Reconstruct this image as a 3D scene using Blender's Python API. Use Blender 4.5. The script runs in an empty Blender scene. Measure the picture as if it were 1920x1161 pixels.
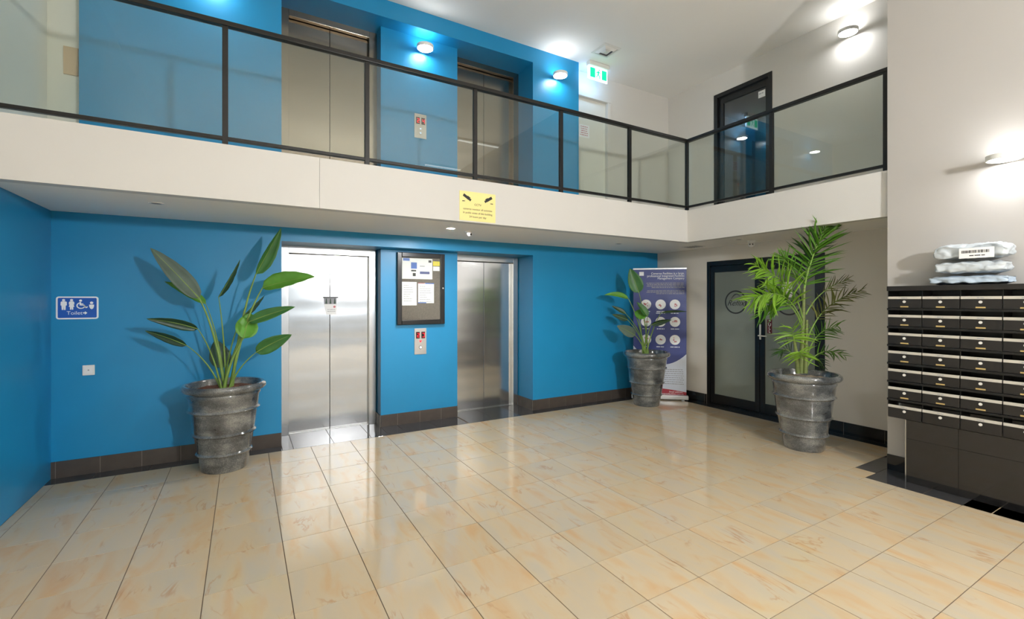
import bpy, math, random
from mathutils import Vector, Matrix
random.seed(7)
SC = bpy.context.scene
COL = SC.collection

# ------------------------------------------------------------------ camera
F, TH, HZ, CH = 867.3, math.radians(30.11), 562.06, 1.57      # focal length (px), yaw, horizon row, eye height
cd = bpy.data.cameras.new('camera'); cam = bpy.data.objects.new('camera', cd); COL.objects.link(cam)
cd.sensor_fit = 'HORIZONTAL'; cd.sensor_width = 36.0; cd.lens = 36.0 * F / 1920
cd.shift_y = (HZ - 580.5) / 1920; cd.clip_start = 0.05; cd.clip_end = 200
cam.location = (0, 0, CH); cam.rotation_euler = (math.radians(90), 0, -TH)
SC.camera = cam

# ------------------------------------------------------------------ world, view
w = bpy.data.worlds.new('world'); SC.world = w; w.use_nodes = True
bg = w.node_tree.nodes['Background']; bg.inputs[0].default_value = (0.86, 0.93, 1.0, 1); bg.inputs[1].default_value = 1.0
SC.view_settings.view_transform = 'Standard'; SC.view_settings.look = 'None'
SC.view_settings.exposure = 0.22; SC.view_settings.gamma = 1.0; SC.view_settings.use_curve_mapping = False
SC.cycles.use_denoising = True
SC.cycles.max_bounces = 10; SC.cycles.diffuse_bounces = 5; SC.cycles.glossy_bounces = 5; SC.cycles.transparent_max_bounces = 12
SC.cycles.sample_clamp_indirect = 6.0
SC.cycles.caustics_reflective = False; SC.cycles.caustics_refractive = False

TUBE_E, SCONCE_E, DOWN_E, ADDED_GLOBE_E, FILL_PANEL_E = 3.0, 40.0, 2500.0, 1200.0, 2.5
def portal(x, y, z, sx, sy):                  # daylight enters through the shopfront behind the camera
    l = bpy.data.lights.new('daylight_portal', 'AREA'); l.shape = 'RECTANGLE'; l.size = sx; l.size_y = sy
    l.cycles.is_portal = True
    o = bpy.data.objects.new('daylight_portal', l); COL.objects.link(o)
    o.location = (x, y, z); o.rotation_euler = (math.radians(-90), 0, 0); o.rotation_euler = (math.radians(90), 0, math.radians(180))
portal(1.85, -7.12, 1.5, 6.0, 2.8)

# ------------------------------------------------------------------ key sizes (metres)
YW, YM, YF, YD = 5.53, 5.74, 5.93, 6.00        # blue wall, panel between lifts, lift frame, lift leaves
ZS, ZU, ZC = 2.35, 2.75, 5.15                  # soffit, upper floor, ceiling
XL, XG, XGU, XP = -1.46, 6.05, 6.54, 5.16      # left wall, grey wall, upper grey wall, white pillar wall
YB, XB = 4.23, 5.20                            # mezzanine fascias
YBACK = -7.0

def ray(u, v):
    a = (u - 960) / F
    return Vector((math.sin(TH) + a * math.cos(TH), math.cos(TH) - a * math.sin(TH), (HZ - v) / F))
def PY(u, v, y): d = ray(u, v); return Vector((0, 0, CH)) + d * (y / d.y)
def PX(u, v, x): d = ray(u, v); return Vector((0, 0, CH)) + d * (x / d.x)
def PD(u, v, dep): return Vector((0, 0, CH)) + ray(u, v) * dep
def depth_of(x, y): return x * math.sin(TH) + y * math.cos(TH)

# ------------------------------------------------------------------ materials
def lin(c):
    return tuple(((x / 255) / 12.92 if x / 255 <= 0.04045 else ((x / 255 + 0.055) / 1.055) ** 2.4) for x in c) + (1.0,)
class NT:
    def __init__(s, name):
        s.m = bpy.data.materials.new(name); s.m.use_nodes = True; s.t = s.m.node_tree
        s.b = s.t.nodes['Principled BSDF']; s.out = s.t.nodes['Material Output']
    def n(s, kind, **kw):
        x = s.t.nodes.new(kind)
        for k, v in kw.items():
            if k in x.inputs.keys(): x.inputs[k].default_value = v
            else: setattr(x, k, v)
        return x
    def l(s, a, b): s.t.links.new(a, b)
def mat(name, rgb, rough=0.5, metal=0.0, var=0.0, vscale=6.0, bump=0.0, bscale=60.0, spec=0.5, coat=0.0, emit=None, es=0.0, stretch=None):
    k = NT(name); b = k.b
    b.inputs['Base Color'].default_value = lin(rgb); b.inputs['Roughness'].default_value = rough
    b.inputs['Metallic'].default_value = metal; b.inputs['Specular IOR Level'].default_value = spec
    b.inputs['Coat Weight'].default_value = coat; b.inputs['Coat Roughness'].default_value = 0.06
    if emit is not None:
        b.inputs['Emission Color'].default_value = lin(emit); b.inputs['Emission Strength'].default_value = es
    tc = k.n('ShaderNodeTexCoord'); src = tc.outputs['Object']
    if stretch:
        mp = k.n('ShaderNodeMapping'); mp.inputs['Scale'].default_value = stretch; k.l(src, mp.inputs['Vector']); src = mp.outputs[0]
    if var:
        no = k.n('ShaderNodeTexNoise'); no.inputs['Scale'].default_value = vscale; no.inputs['Detail'].default_value = 4
        k.l(src, no.inputs['Vector'])
        hs = k.n('ShaderNodeHueSaturation'); hs.inputs['Color'].default_value = lin(rgb)
        mr = k.n('ShaderNodeMapRange'); mr.inputs['From Min'].default_value = 0.3; mr.inputs['From Max'].default_value = 0.7
        mr.inputs['To Min'].default_value = 1 - var; mr.inputs['To Max'].default_value = 1 + var
        k.l(no.outputs['Fac'], mr.inputs['Value']); k.l(mr.outputs[0], hs.inputs['Value']); k.l(hs.outputs[0], b.inputs['Base Color'])
    if bump:
        nb = k.n('ShaderNodeTexNoise'); nb.inputs['Scale'].default_value = bscale; nb.inputs['Detail'].default_value = 3
        k.l(src, nb.inputs['Vector'])
        bp = k.n('ShaderNodeBump'); bp.inputs['Strength'].default_value = bump; bp.inputs['Distance'].default_value = 0.01
        k.l(nb.outputs['Fac'], bp.inputs['Height']); k.l(bp.outputs[0], b.inputs['Normal'])
    return k.m

M = {}
M['blue'] = mat('blue_paint', (24, 134, 186), 0.38, var=0.03, vscale=2.0, bump=0.03, bscale=220)
M['white'] = mat('white_paint', (172, 169, 165), 0.55, var=0.012, vscale=1.5, bump=0.02, bscale=200)
M['fascia'] = mat('fascia_paint', (206, 205, 202), 0.5, var=0.012, vscale=1.5)
M['ceil'] = mat('ceiling_paint', (236, 234, 229), 0.7, var=0.01, vscale=1.0)
M['soffit'] = mat('soffit_paint', (244, 241, 235), 0.6, var=0.012, vscale=1.0)
M['grey'] = mat('grey_wall_paint', (214, 208, 198), 0.6, var=0.015, vscale=1.5, bump=0.03, bscale=180)
M['upgrey'] = mat('upper_wall_paint', (212, 209, 203), 0.6, var=0.012, vscale=1.5)
M['cream'] = mat('cream_wall_paint', (222, 221, 212), 0.55, var=0.01, vscale=1.5)
M['black'] = mat('black_metal', (18, 18, 19), 0.28, spec=0.5, var=0.05)
M['rail'] = mat('black_rail', (26, 26, 26), 0.3, metal=0.3)
M['granite'] = mat('black_polished_tile', (30, 29, 29), 0.09, var=0.25, vscale=14, spec=0.6)
M['skirt'] = mat('dark_skirting_tile', (74, 67, 62), 0.22, var=0.12, vscale=8)
M['darkfloor'] = mat('dark_floor_tile', (56, 56, 58), 0.08, var=0.12, vscale=7)
M['grout'] = mat('grout', (92, 76, 60), 0.8, var=0.08, vscale=20)
M['dgrout'] = mat('dark_grout', (120, 112, 104), 0.8, var=0.08, vscale=20)
M['white_pl'] = mat('white_plastic', (232, 232, 230), 0.35, var=0.01)
M['paper'] = mat('paper', (236, 237, 238), 0.7, var=0.02)
M['ink'] = mat('ink', (40, 42, 46), 0.7, var=0.05)
M['softink'] = mat('faded_print', (150, 152, 158), 0.7, var=0.05)
M['glyph'] = mat('sign_white', (240, 243, 246), 0.5, var=0.01)
M['signblue'] = mat('sign_blue', (22, 88, 182), 0.4, var=0.02)
M['yellow'] = mat('pale_yellow_plate', (240, 226, 150), 0.45, var=0.015)
M['ynote'] = mat('yellow_note', (240, 224, 20), 0.6, var=0.02)
M['cork'] = mat('grey_felt', (104, 95, 87), 0.95, var=0.18, vscale=90, bump=0.2, bscale=300)
M['steelplate'] = mat('satin_steel_plate', (190, 188, 184), 0.35, metal=0.8, var=0.03)
M['chrome'] = mat('satin_chrome', (205, 205, 203), 0.22, metal=1.0, var=0.02)
M['satin'] = mat('satin_nickel', (222, 220, 214), 0.4, metal=0.15, var=0.02)
M['screen'] = mat('dark_display', (26, 8, 10), 0.2, var=0.02)
M['red_led'] = mat('red_led', (255, 20, 50), 0.4, emit=(255, 12, 40), es=1.0, var=0.01)
M['blue_led'] = mat('button_lamp', (225, 235, 250), 0.3, emit=(170, 205, 255), es=0.6, var=0.01)
M['redicon'] = mat('red_print', (196, 120, 128), 0.6, var=0.05)
M['bnavy'] = mat('banner_navy', (52, 66, 132), 0.42, var=0.05, vscale=3)
M['bwhite'] = mat('banner_white', (214, 222, 236), 0.45, var=0.02)
M['bred'] = mat('banner_red', (168, 44, 62), 0.45, var=0.03)
M['alu'] = mat('silver_aluminium', (214, 216, 220), 0.3, metal=0.5, var=0.02)
M['frost'] = mat('frosted_glass', (128, 134, 126), 0.22, var=0.05, vscale=2.5, spec=0.5)
M['logo'] = mat('door_print', (34, 36, 38), 0.5, var=0.03)
M['pullred'] = mat('pull_sign_maroon', (86, 16, 24), 0.4, var=0.04)
M['soil'] = mat('bark_soil', (104, 66, 48), 0.95, var=0.4, vscale=40, bump=0.8, bscale=60)
M['pebble'] = mat('pale_soil', (150, 138, 120), 0.9, var=0.3, vscale=40, bump=0.8, bscale=60)
M['lens'] = mat('lamp_lens', (255, 250, 240), 0.5, emit=(250, 250, 250), es=SCONCE_E, var=0.001)
M['lens_up'] = mat('lamp_lens_upper', (255, 250, 240), 0.5, emit=(250, 250, 250), es=SCONCE_E*0.5, var=0.001)
M['downlens'] = mat('downlight_lens', (255, 250, 240), 0.5, emit=(250, 250, 250), es=DOWN_E, var=0.001)
M['tube'] = mat('fluorescent_tube', (255, 255, 250), 0.5, emit=(250, 250, 250), es=TUBE_E, var=0.001)
M['panel'] = mat('fill_panel_glow', (255, 255, 250), 0.5, emit=(250, 250, 250), es=FILL_PANEL_E, var=0.001)
M['globe'] = mat('added_globe', (255, 255, 250), 0.5, emit=(250, 250, 250), es=ADDED_GLOBE_E, var=0.001)
M['exitlit'] = mat('exit_panel_lit', (240, 250, 248), 0.4, emit=(215, 245, 255), es=1.8, var=0.001)
M['exitgreen'] = mat('exit_green_lit', (0, 190, 130), 0.4, emit=(0, 214, 140), es=1.3, var=0.001)
M['exitglow'] = mat('exit_lamp', (190, 225, 255), 0.4, emit=(170, 215, 255), es=9.0, var=0.001)
M['exitgglow'] = mat('exit_green_lamp', (60, 220, 170), 0.4, emit=(40, 230, 160), es=5.0, var=0.001)
M['mailblack'] = mat('mailbox_black', (30, 28, 27), 0.32, var=0.1, vscale=5)
M['mailshelf'] = mat('mailbox_shelf_black', (14, 14, 14), 0.35, var=0.05)
M['mailstrip'] = mat('mailbox_label_strip', (186, 182, 172), 0.5, var=0.03)
M['brass'] = mat('brass_plate', (205, 180, 120), 0.4, metal=0.4, var=0.04)
M['parcelA'] = mat('pale_grey_plastic_bag', (188, 196, 202), 0.4, var=0.08, vscale=7, bump=1.0, bscale=11)
M['parcelB'] = mat('blue_grey_plastic_bag', (172, 188, 204), 0.4, var=0.08, vscale=7, bump=1.0, bscale=11)
M['stalk'] = mat('leaf_stalk_green', (120, 150, 72), 0.45, var=0.15, vscale=10)
M['cane'] = mat('palm_cane_green', (106, 118, 62), 0.5, var=0.2, vscale=14, stretch=(1, 1, 6))
M['tan'] = mat('tan_panel', (205, 180, 150), 0.6, var=0.04)
M['ventgrey'] = mat('vent_white', (220, 219, 214), 0.5, var=0.02)
M['ground'] = mat('street_paving', (150, 148, 144), 0.9, var=0.1)
M['darkvoid'] = mat('dark_room_surface', (40, 40, 42), 0.9, var=0.05)

def leafmat(name, rgb, rough=0.4, trans=0.25):
    k = NT(name); b = k.b
    tc = k.n('ShaderNodeTexCoord')
    wv = k.n('ShaderNodeTexWave'); wv.bands_direction = 'X'; wv.inputs['Scale'].default_value = 20; wv.inputs['Distortion'].default_value = 1.0
    k.l(tc.outputs['UV'], wv.inputs['Vector'])
    no = k.n('ShaderNodeTexNoise'); no.inputs['Scale'].default_value = 9; k.l(tc.outputs['Object'], no.inputs['Vector'])
    ad = k.n('ShaderNodeMath', operation='MULTIPLY_ADD'); ad.inputs[1].default_value = 0.25; k.l(wv.outputs['Fac'], ad.inputs[0]); k.l(no.outputs['Fac'], ad.inputs[2])
    mr = k.n('ShaderNodeMapRange'); mr.inputs['From Min'].default_value = 0.3; mr.inputs['From Max'].default_value = 0.95
    mr.inputs['To Min'].default_value = 0.78; mr.inputs['To Max'].default_value = 1.2; k.l(ad.outputs[0], mr.inputs['Value'])
    hs = k.n('ShaderNodeHueSaturation'); hs.inputs['Color'].default_value = lin(rgb); k.l(mr.outputs[0], hs.inputs['Value'])
    k.l(hs.outputs[0], b.inputs['Base Color']); b.inputs['Roughness'].default_value = rough
    tr = k.n('ShaderNodeBsdfTranslucent'); k.l(hs.outputs[0], tr.inputs['Color'])
    mx = k.n('ShaderNodeMixShader'); mx.inputs[0].default_value = trans
    k.l(b.outputs[0], mx.inputs[1]); k.l(tr.outputs[0], mx.inputs[2]); k.l(mx.outputs[0], k.out.inputs['Surface'])
    return k.m
M['leaf'] = leafmat('leaf_green', (62, 118, 58))
M['leafb'] = leafmat('leaf_bright_green', (98, 160, 58))
M['leafd'] = leafmat('leaf_dark_green', (36, 72, 52), 0.35)
M['leafg'] = leafmat('leaf_grey_green', (92, 112, 100), 0.5)
M['palm'] = leafmat('palm_green', (92, 142, 42), 0.45, 0.35)
M['palmb'] = leafmat('palm_bright_green', (136, 180, 58), 0.45, 0.4)
M['palmd'] = leafmat('palm_dark_green', (62, 100, 40), 0.45, 0.3)
M['palmo'] = leafmat('palm_olive', (112, 116, 54), 0.5, 0.3)

def glassmat(name, tint, base=0.04, rough=0.0):
    k = NT(name); k.t.nodes.remove(k.b)
    tr = k.n('ShaderNodeBsdfTransparent'); tr.inputs[0].default_value = tint
    gl = k.n('ShaderNodeBsdfGlossy'); gl.inputs['Roughness'].default_value = rough; gl.inputs['Color'].default_value = (0.95, 1.0, 0.97, 1)
    fr = k.n('ShaderNodeFresnel'); fr.inputs['IOR'].default_value = 1.52
    ge = k.n('ShaderNodeNewGeometry')                     # only the outer face of each sheet mirrors
    inv = k.n('ShaderNodeMath', operation='SUBTRACT'); inv.inputs[0].default_value = 1.0; k.l(ge.outputs['Backfacing'], inv.inputs[1])
    ml = k.n('ShaderNodeMath', operation='MULTIPLY'); k.l(fr.outputs[0], ml.inputs[0]); k.l(inv.outputs[0], ml.inputs[1])
    m2 = k.n('ShaderNodeMath', operation='MULTIPLY'); m2.inputs[1].default_value = 1.7; k.l(ml.outputs[0], m2.inputs[0])
    mx = k.n('ShaderNodeMixShader'); k.l(m2.outputs[0], mx.inputs[0]); k.l(tr.outputs[0], mx.inputs[1]); k.l(gl.outputs[0], mx.inputs[2])
    k.l(mx.outputs[0], k.out.inputs['Surface'])
    return k.m
M['glass'] = glassmat('balustrade_glass', (0.905, 0.93, 0.905, 1))
M['winglass'] = glassmat('window_glass', (0.97, 0.98, 0.97, 1))
M['boardglass'] = glassmat('notice_board_glass', (0.96, 0.97, 0.96, 1))
M['darkglass'] = mat('dark_mirror_glass', (22, 30, 36), 0.02, spec=1.0, coat=1.0, var=0.02)

def steel(name, rgb, rough, wavy):
    k = NT(name); b = k.b
    b.inputs['Base Color'].default_value = lin(rgb); b.inputs['Metallic'].default_value = 1.0
    tc = k.n('ShaderNodeTexCoord')
    mp = k.n('ShaderNodeMapping'); mp.inputs['Scale'].default_value = (300, 1, 3); k.l(tc.outputs['Object'], mp.inputs['Vector'])
    no = k.n('ShaderNodeTexNoise'); no.inputs['Scale'].default_value = 1.0; no.inputs['Detail'].default_value = 3; k.l(mp.outputs[0], no.inputs['Vector'])
    mr = k.n('ShaderNodeMapRange'); mr.inputs['To Min'].default_value = rough * 0.75; mr.inputs['To Max'].default_value = rough * 1.3
    k.l(no.outputs['Fac'], mr.inputs['Value']); k.l(mr.outputs[0], b.inputs['Roughness'])
    mp2 = k.n('ShaderNodeMapping'); mp2.inputs['Scale'].default_value = (0.7, 1, 2.2); k.l(tc.outputs['Object'], mp2.inputs['Vector'])
    n2 = k.n('ShaderNodeTexNoise'); n2.inputs['Scale'].default_value = 1.6; n2.inputs['Detail'].default_value = 1; k.l(mp2.outputs[0], n2.inputs['Vector'])
    bp = k.n('ShaderNodeBump'); bp.inputs['Strength'].default_value = wavy; bp.inputs['Distance'].default_value = 0.02
    k.l(n2.outputs['Fac'], bp.inputs['Height']); k.l(bp.outputs[0], b.inputs['Normal'])
    b.inputs['Anisotropic'].default_value = 0.0
    return k.m
M['steel'] = steel('brushed_steel_leaf', (222, 224, 226), 0.16, 0.3)
M['steel_up'] = steel('bronze_tinted_steel', (150, 142, 130), 0.2, 0.25)
M['steelframe'] = steel('brushed_steel_frame', (210, 212, 214), 0.22, 0.12)

def glaze():
    k = NT('speckled_grey_glaze'); b = k.b
    tc = k.n('ShaderNodeTexCoord'); src = tc.outputs['Object']
    n1 = k.n('ShaderNodeTexNoise'); n1.inputs['Scale'].default_value = 5; n1.inputs['Detail'].default_value = 5; k.l(src, n1.inputs['Vector'])
    mp = k.n('ShaderNodeMapping'); mp.inputs['Scale'].default_value = (3, 3, 7); k.l(src, mp.inputs['Vector'])
    n3 = k.n('ShaderNodeTexNoise'); n3.inputs['Scale'].default_value = 1.6; n3.inputs['Detail'].default_value = 4; k.l(mp.outputs[0], n3.inputs['Vector'])
    n2 = k.n('ShaderNodeTexNoise'); n2.inputs['Scale'].default_value = 130; n2.inputs['Detail'].default_value = 2; k.l(src, n2.inputs['Vector'])
    s1 = k.n('ShaderNodeMath', operation='ADD'); k.l(n1.outputs['Fac'], s1.inputs[0]); k.l(n3.outputs['Fac'], s1.inputs[1])
    s2 = k.n('ShaderNodeMath', operation='MULTIPLY_ADD'); s2.inputs[1].default_value = 0.7; k.l(n2.outputs['Fac'], s2.inputs[0]); k.l(s1.outputs[0], s2.inputs[2])
    cr = k.n('ShaderNodeValToRGB'); e = cr.color_ramp.elements
    e[0].position = 0.44; e[0].color = lin((44, 47, 49)); e[1].position = 0.8; e[1].color = lin((146, 147, 143))
    x = e.new(0.6); x.color = lin((86, 89, 90))
    d = k.n('ShaderNodeMath', operation='DIVIDE'); d.inputs[1].default_value = 2.2; k.l(s2.outputs[0], d.inputs[0])
    k.l(d.outputs[0], cr.inputs[0]); k.l(cr.outputs[0], b.inputs['Base Color'])
    b.inputs['Roughness'].default_value = 0.12; b.inputs['Specular IOR Level'].default_value = 0.6; b.inputs['Coat Weight'].default_value = 1.0; b.inputs['Coat Roughness'].default_value = 0.05
    n4 = k.n('ShaderNodeTexNoise'); n4.inputs['Scale'].default_value = 12; k.l(src, n4.inputs['Vector'])
    bp = k.n('ShaderNodeBump'); bp.inputs['Strength'].default_value = 0.12; bp.inputs['Distance'].default_value = 0.01; k.l(n4.outputs['Fac'], bp.inputs['Height']); k.l(bp.outputs[0], b.inputs['Normal'])
    return k.m
M['glaze'] = glaze()

def tilemat():
    k = NT('polished_cream_marble_tile'); b = k.b
    tc = k.n('ShaderNodeTexCoord'); oi = k.n('ShaderNodeObjectInfo')
    cx = k.n('ShaderNodeCombineXYZ')
    m1 = k.n('ShaderNodeMath', operation='MULTIPLY'); m1.inputs[1].default_value = 37.0; k.l(oi.outputs['Random'], m1.inputs[0])
    m2 = k.n('ShaderNodeMath', operation='MULTIPLY'); m2.inputs[1].default_value = 91.0; k.l(oi.outputs['Random'], m2.inputs[0])
    k.l(m1.outputs[0], cx.inputs[0]); k.l(m2.outputs[0], cx.inputs[1])
    va = k.n('ShaderNodeVectorMath', operation='ADD'); k.l(tc.outputs['Object'], va.inputs[0]); k.l(cx.outputs[0], va.inputs[1])
    mp = k.n('ShaderNodeMapping'); mp.inputs['Rotation'].default_value = (0, 0, math.radians(-35)); mp.inputs['Scale'].default_value = (6.5, 2.0, 1)
    k.l(va.outputs[0], mp.inputs['Vector'])
    n1 = k.n('ShaderNodeTexNoise'); n1.inputs['Scale'].default_value = 1.0; n1.inputs['Detail'].default_value = 5; n1.inputs['Distortion'].default_value = 0.6; k.l(mp.outputs[0], n1.inputs['Vector'])
    cr = k.n('ShaderNodeValToRGB'); e = cr.color_ramp.elements
    e[0].position = 0.32; e[0].color = lin((184, 173, 153)); e[1].position = 0.72; e[1].color = lin((194, 163, 123))
    x = e.new(0.52); x.color = lin((191, 174, 146))
    k.l(n1.outputs['Fac'], cr.inputs[0])
    # thin rusty veins
    n2 = k.n('ShaderNodeTexNoise'); n2.inputs['Scale'].default_value = 0.8; n2.inputs['Detail'].default_value = 6; n2.inputs['Distortion'].default_value = 1.1; k.l(mp.outputs[0], n2.inputs['Vector'])
    ab = k.n('ShaderNodeMath', operation='SUBTRACT'); ab.inputs[1].default_value = 0.5; k.l(n2.outputs['Fac'], ab.inputs[0])
    aa = k.n('ShaderNodeMath', operation='ABSOLUTE'); k.l(ab.outputs[0], aa.inputs[0])
    vr = k.n('ShaderNodeMapRange'); vr.inputs['From Min'].default_value = 0.0; vr.inputs['From Max'].default_value = 0.022; vr.inputs['To Min'].default_value = 1.0; vr.inputs['To Max'].default_value = 0.0
    k.l(aa.outputs[0], vr.inputs['Value'])
    n3 = k.n('ShaderNodeTexNoise'); n3.inputs['Scale'].default_value = 4.5; n3.inputs['Detail'].default_value = 1; k.l(va.outputs[0], n3.inputs['Vector'])
    v2 = k.n('ShaderNodeMapRange'); v2.inputs['From Min'].default_value = 0.52; v2.inputs['From Max'].default_value = 0.68; v2.inputs['To Max'].default_value = 0.65; k.l(n3.outputs['Fac'], v2.inputs['Value'])
    vm = k.n('ShaderNodeMath', operation='MULTIPLY'); k.l(vr.outputs[0], vm.inputs[0]); k.l(v2.outputs[0], vm.inputs[1])
    mx = k.n('ShaderNodeMix', data_type='RGBA'); mx.inputs[7].default_value = lin((172, 126, 84)); k.l(vm.outputs[0], mx.inputs[0]); k.l(cr.outputs[0], mx.inputs[6])
    hs = k.n('ShaderNodeHueSaturation'); k.l(mx.outputs[2], hs.inputs['Color'])
    mr = k.n('ShaderNodeMapRange'); mr.inputs['To Min'].default_value = 0.965; mr.inputs['To Max'].default_value = 1.03; k.l(oi.outputs['Random'], mr.inputs['Value']); k.l(mr.outputs[0], hs.inputs['Value'])
    k.l(hs.outputs[0], b.inputs['Base Color'])
    b.inputs['Roughness'].default_value = 0.08; b.inputs['Specular IOR Level'].default_value = 0.6
    return k.m
M['tile'] = tilemat()

# ------------------------------------------------------------------ mesh helpers
WL = {}                                        # world position of every object made here
class MB:
    def __init__(s): s.v = []; s.f = []; s.uv = None
    def box(s, x0, x1, y0, y1, z0, z1):
        b = len(s.v)
        s.v += [Vector(p) for p in ((x0,y0,z0),(x1,y0,z0),(x1,y1,z0),(x0,y1,z0),(x0,y0,z1),(x1,y0,z1),(x1,y1,z1),(x0,y1,z1))]
        s.f += [tuple(b + i for i in q) for q in ((0,3,2,1),(4,5,6,7),(0,1,5,4),(1,2,6,5),(2,3,7,6),(3,0,4,7))]
        return s
    def prism(s, pts, off):                    # closed outline (list of Vectors) pushed along off
        n = len(pts); b = len(s.v); off = Vector(off)
        s.v += [Vector(p) for p in pts] + [Vector(p) + off for p in pts]
        s.f += [tuple(b + i for i in range(n))[::-1], tuple(b + n + i for i in range(n))]
        s.f += [(b + i, b + (i + 1) % n, b + n + (i + 1) % n, b + n + i) for i in range(n)]
        return s
    def lathe(s, prof, c, n=40, caps=True):
        b = len(s.v); c = Vector(c)
        for r, z in prof:
            for i in range(n):
                a = 2 * math.pi * i / n; s.v.append(c + Vector((r * math.cos(a), r * math.sin(a), z)))
        for j in range(len(prof) - 1):
            for i in range(n):
                s.f.append((b + j*n + i, b + j*n + (i+1) % n, b + (j+1)*n + (i+1) % n, b + (j+1)*n + i))
        if caps:
            s.f.append(tuple(b + i for i in range(n))[::-1]); s.f.append(tuple(b + (len(prof)-1)*n + i for i in range(n)))
        return s
    def disc(s, c, ax, r, h, n=24):            # short cylinder along ax
        ax = Vector(ax).normalized(); u = ax.orthogonal().normalized(); w_ = ax.cross(u)
        pts = [Vector(c) + (u * math.cos(2*math.pi*i/n) + w_ * math.sin(2*math.pi*i/n)) * r for i in range(n)]
        return s.prism(pts, ax * h)
    def tube(s, pts, radii, n=8):
        b = len(s.v); pts = [Vector(p) for p in pts]
        t0 = (pts[1] - pts[0]).normalized(); u = t0.orthogonal().normalized()
        for i, p in enumerate(pts):
            t = (pts[min(i+1, len(pts)-1)] - pts[max(i-1, 0)]).normalized()
            u = (u - t * u.dot(t)).normalized(); w_ = t.cross(u)
            r = radii[i] if isinstance(radii, (list, tuple)) else radii
            for k in range(n):
                a = 2*math.pi*k/n; s.v.append(p + (u*math.cos(a) + w_*math.sin(a)) * r)
        for j in range(len(pts)-1):
            for k in range(n):
                s.f.append((b+j*n+k, b+j*n+(k+1)%n, b+(j+1)*n+(k+1)%n, b+(j+1)*n+k))
        s.f.append(tuple(b+k for k in range(n))[::-1]); s.f.append(tuple(b+(len(pts)-1)*n+k for k in range(n)))
        return s
def newobj(name, data, world, parent=None):
    o = bpy.data.objects.new(name, data); COL.objects.link(o); world = Vector(world)
    WL[o] = world
    if parent is not None:
        o.parent = parent; o.location = world - WL[parent]
    else: o.location = world
    return o
def obj(name, mb, m, parent=None, bev=0.0, smooth=False, base=False, solid=0.0, kind=None, sub=0):
    lo = Vector((min(v.x for v in mb.v), min(v.y for v in mb.v), min(v.z for v in mb.v)))
    hi = Vector((max(v.x for v in mb.v), max(v.y for v in mb.v), max(v.z for v in mb.v)))
    c = (lo + hi) / 2
    if base: c.z = lo.z
    me = bpy.data.meshes.new(name); me.from_pydata([tuple(v - c) for v in mb.v], [], mb.f)
    me.materials.append(M[m])
    if mb.uv:
        uvl = me.uv_layers.new(name='uv')
        for lp in me.loops: uvl.data[lp.index].uv = mb.uv[lp.vertex_index]
    if smooth:
        for p in me.polygons: p.use_smooth = True
    me.update()
    o = newobj(name, me, c, parent)
    if solid:
        md = o.modifiers.new('thickness', 'SOLIDIFY'); md.thickness = solid; md.offset = 0
    if bev:
        md = o.modifiers.new('bevel', 'BEVEL'); md.width = bev; md.segments = 2; md.limit_method = 'ANGLE'; md.angle_limit = math.radians(40)
    if sub:
        md = o.modifiers.new('sub', 'SUBSURF'); md.levels = sub; md.render_levels = sub
    if smooth and not sub:
        try: me.set_sharp_from_angle(angle=math.radians(45))
        except Exception: pass
    if kind: o['kind'] = kind
    return o
def B(x0, x1, y0, y1, z0, z1): return MB().box(min(x0,x1), max(x0,x1), min(y0,y1), max(y0,y1), min(z0,z1), max(z0,z1))
def thing(name, label, cat, loc, group=None, kind=None):
    o = newobj(name, None, loc); o.empty_display_size = 0.1
    return tag(o, label, cat, group, kind)
def tag(o, label, cat, group=None, kind=None):
    o['label'] = label; o['category'] = cat
    if group: o['group'] = group
    if kind: o['kind'] = kind
    return o
def struct(name, mb, m, label, cat, **kw):
    o = obj(name, mb, m, **kw); return tag(o, label, cat, kind='structure')
def text(s, size, org, right, up, m, parent, align='CENTER', name='lettering', depth=0.0008, sx=1.0, shear=0.0, spacing=1.0):
    cu = bpy.data.curves.new('t', 'FONT'); cu.body = s; cu.size = size; cu.align_x = align; cu.align_y = 'CENTER'
    cu.extrude = depth; cu.resolution_u = 3; cu.shear = shear; cu.space_character = spacing
    t = bpy.data.objects.new('t', cu); COL.objects.link(t); bpy.context.view_layer.update()
    me = bpy.data.meshes.new_from_object(t.evaluated_get(bpy.context.evaluated_depsgraph_get()))
    bpy.data.objects.remove(t); bpy.data.curves.remove(cu)
    r = Vector(right).normalized(); u = Vector(up).normalized(); n = r.cross(u)
    org = Vector(org)
    for v in me.vertices: v.co = r * v.co.x * sx + u * v.co.y + n * v.co.z
    me.materials.clear(); me.materials.append(M[m]); me.name = name
    return newobj(name, me, org, parent)
def dashes(org, right, up, width, h, m, parent, align='L', name='text_line', fill=1.0):
    """one row of print too small to read: short blocks of word length"""
    r = Vector(right).normalized(); u = Vector(up).normalized(); n = r.cross(u); mb = MB(); x = 0
    tot = width * fill; st = width - tot if align == 'R' else ((width - tot) / 2 if align == 'C' else 0)
    while x < tot - h:
        l = min(random.uniform(1.5, 5) * h, tot - x)
        p = Vector(org) + r * (st + x); mb.prism([p - u*h/2, p + r*l - u*h/2, p + r*l + u*h/2, p + u*h/2], n * 0.0006)
        x += l + h * 0.7
    return obj(name, mb, m, parent)
def poly2(pts, org, right, up, d=0.0008):
    r = Vector(right).normalized(); u = Vector(up).normalized(); n = r.cross(u)
    return MB().prism([Vector(org) + r*a + u*b for a, b in pts], n * d)
def circ(cx, cy, r, n=28, a0=0, a1=360): return [(cx + r*math.cos(math.radians(a0+(a1-a0)*i/n)), cy + r*math.sin(math.radians(a0+(a1-a0)*i/n))) for i in range(n)]

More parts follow.
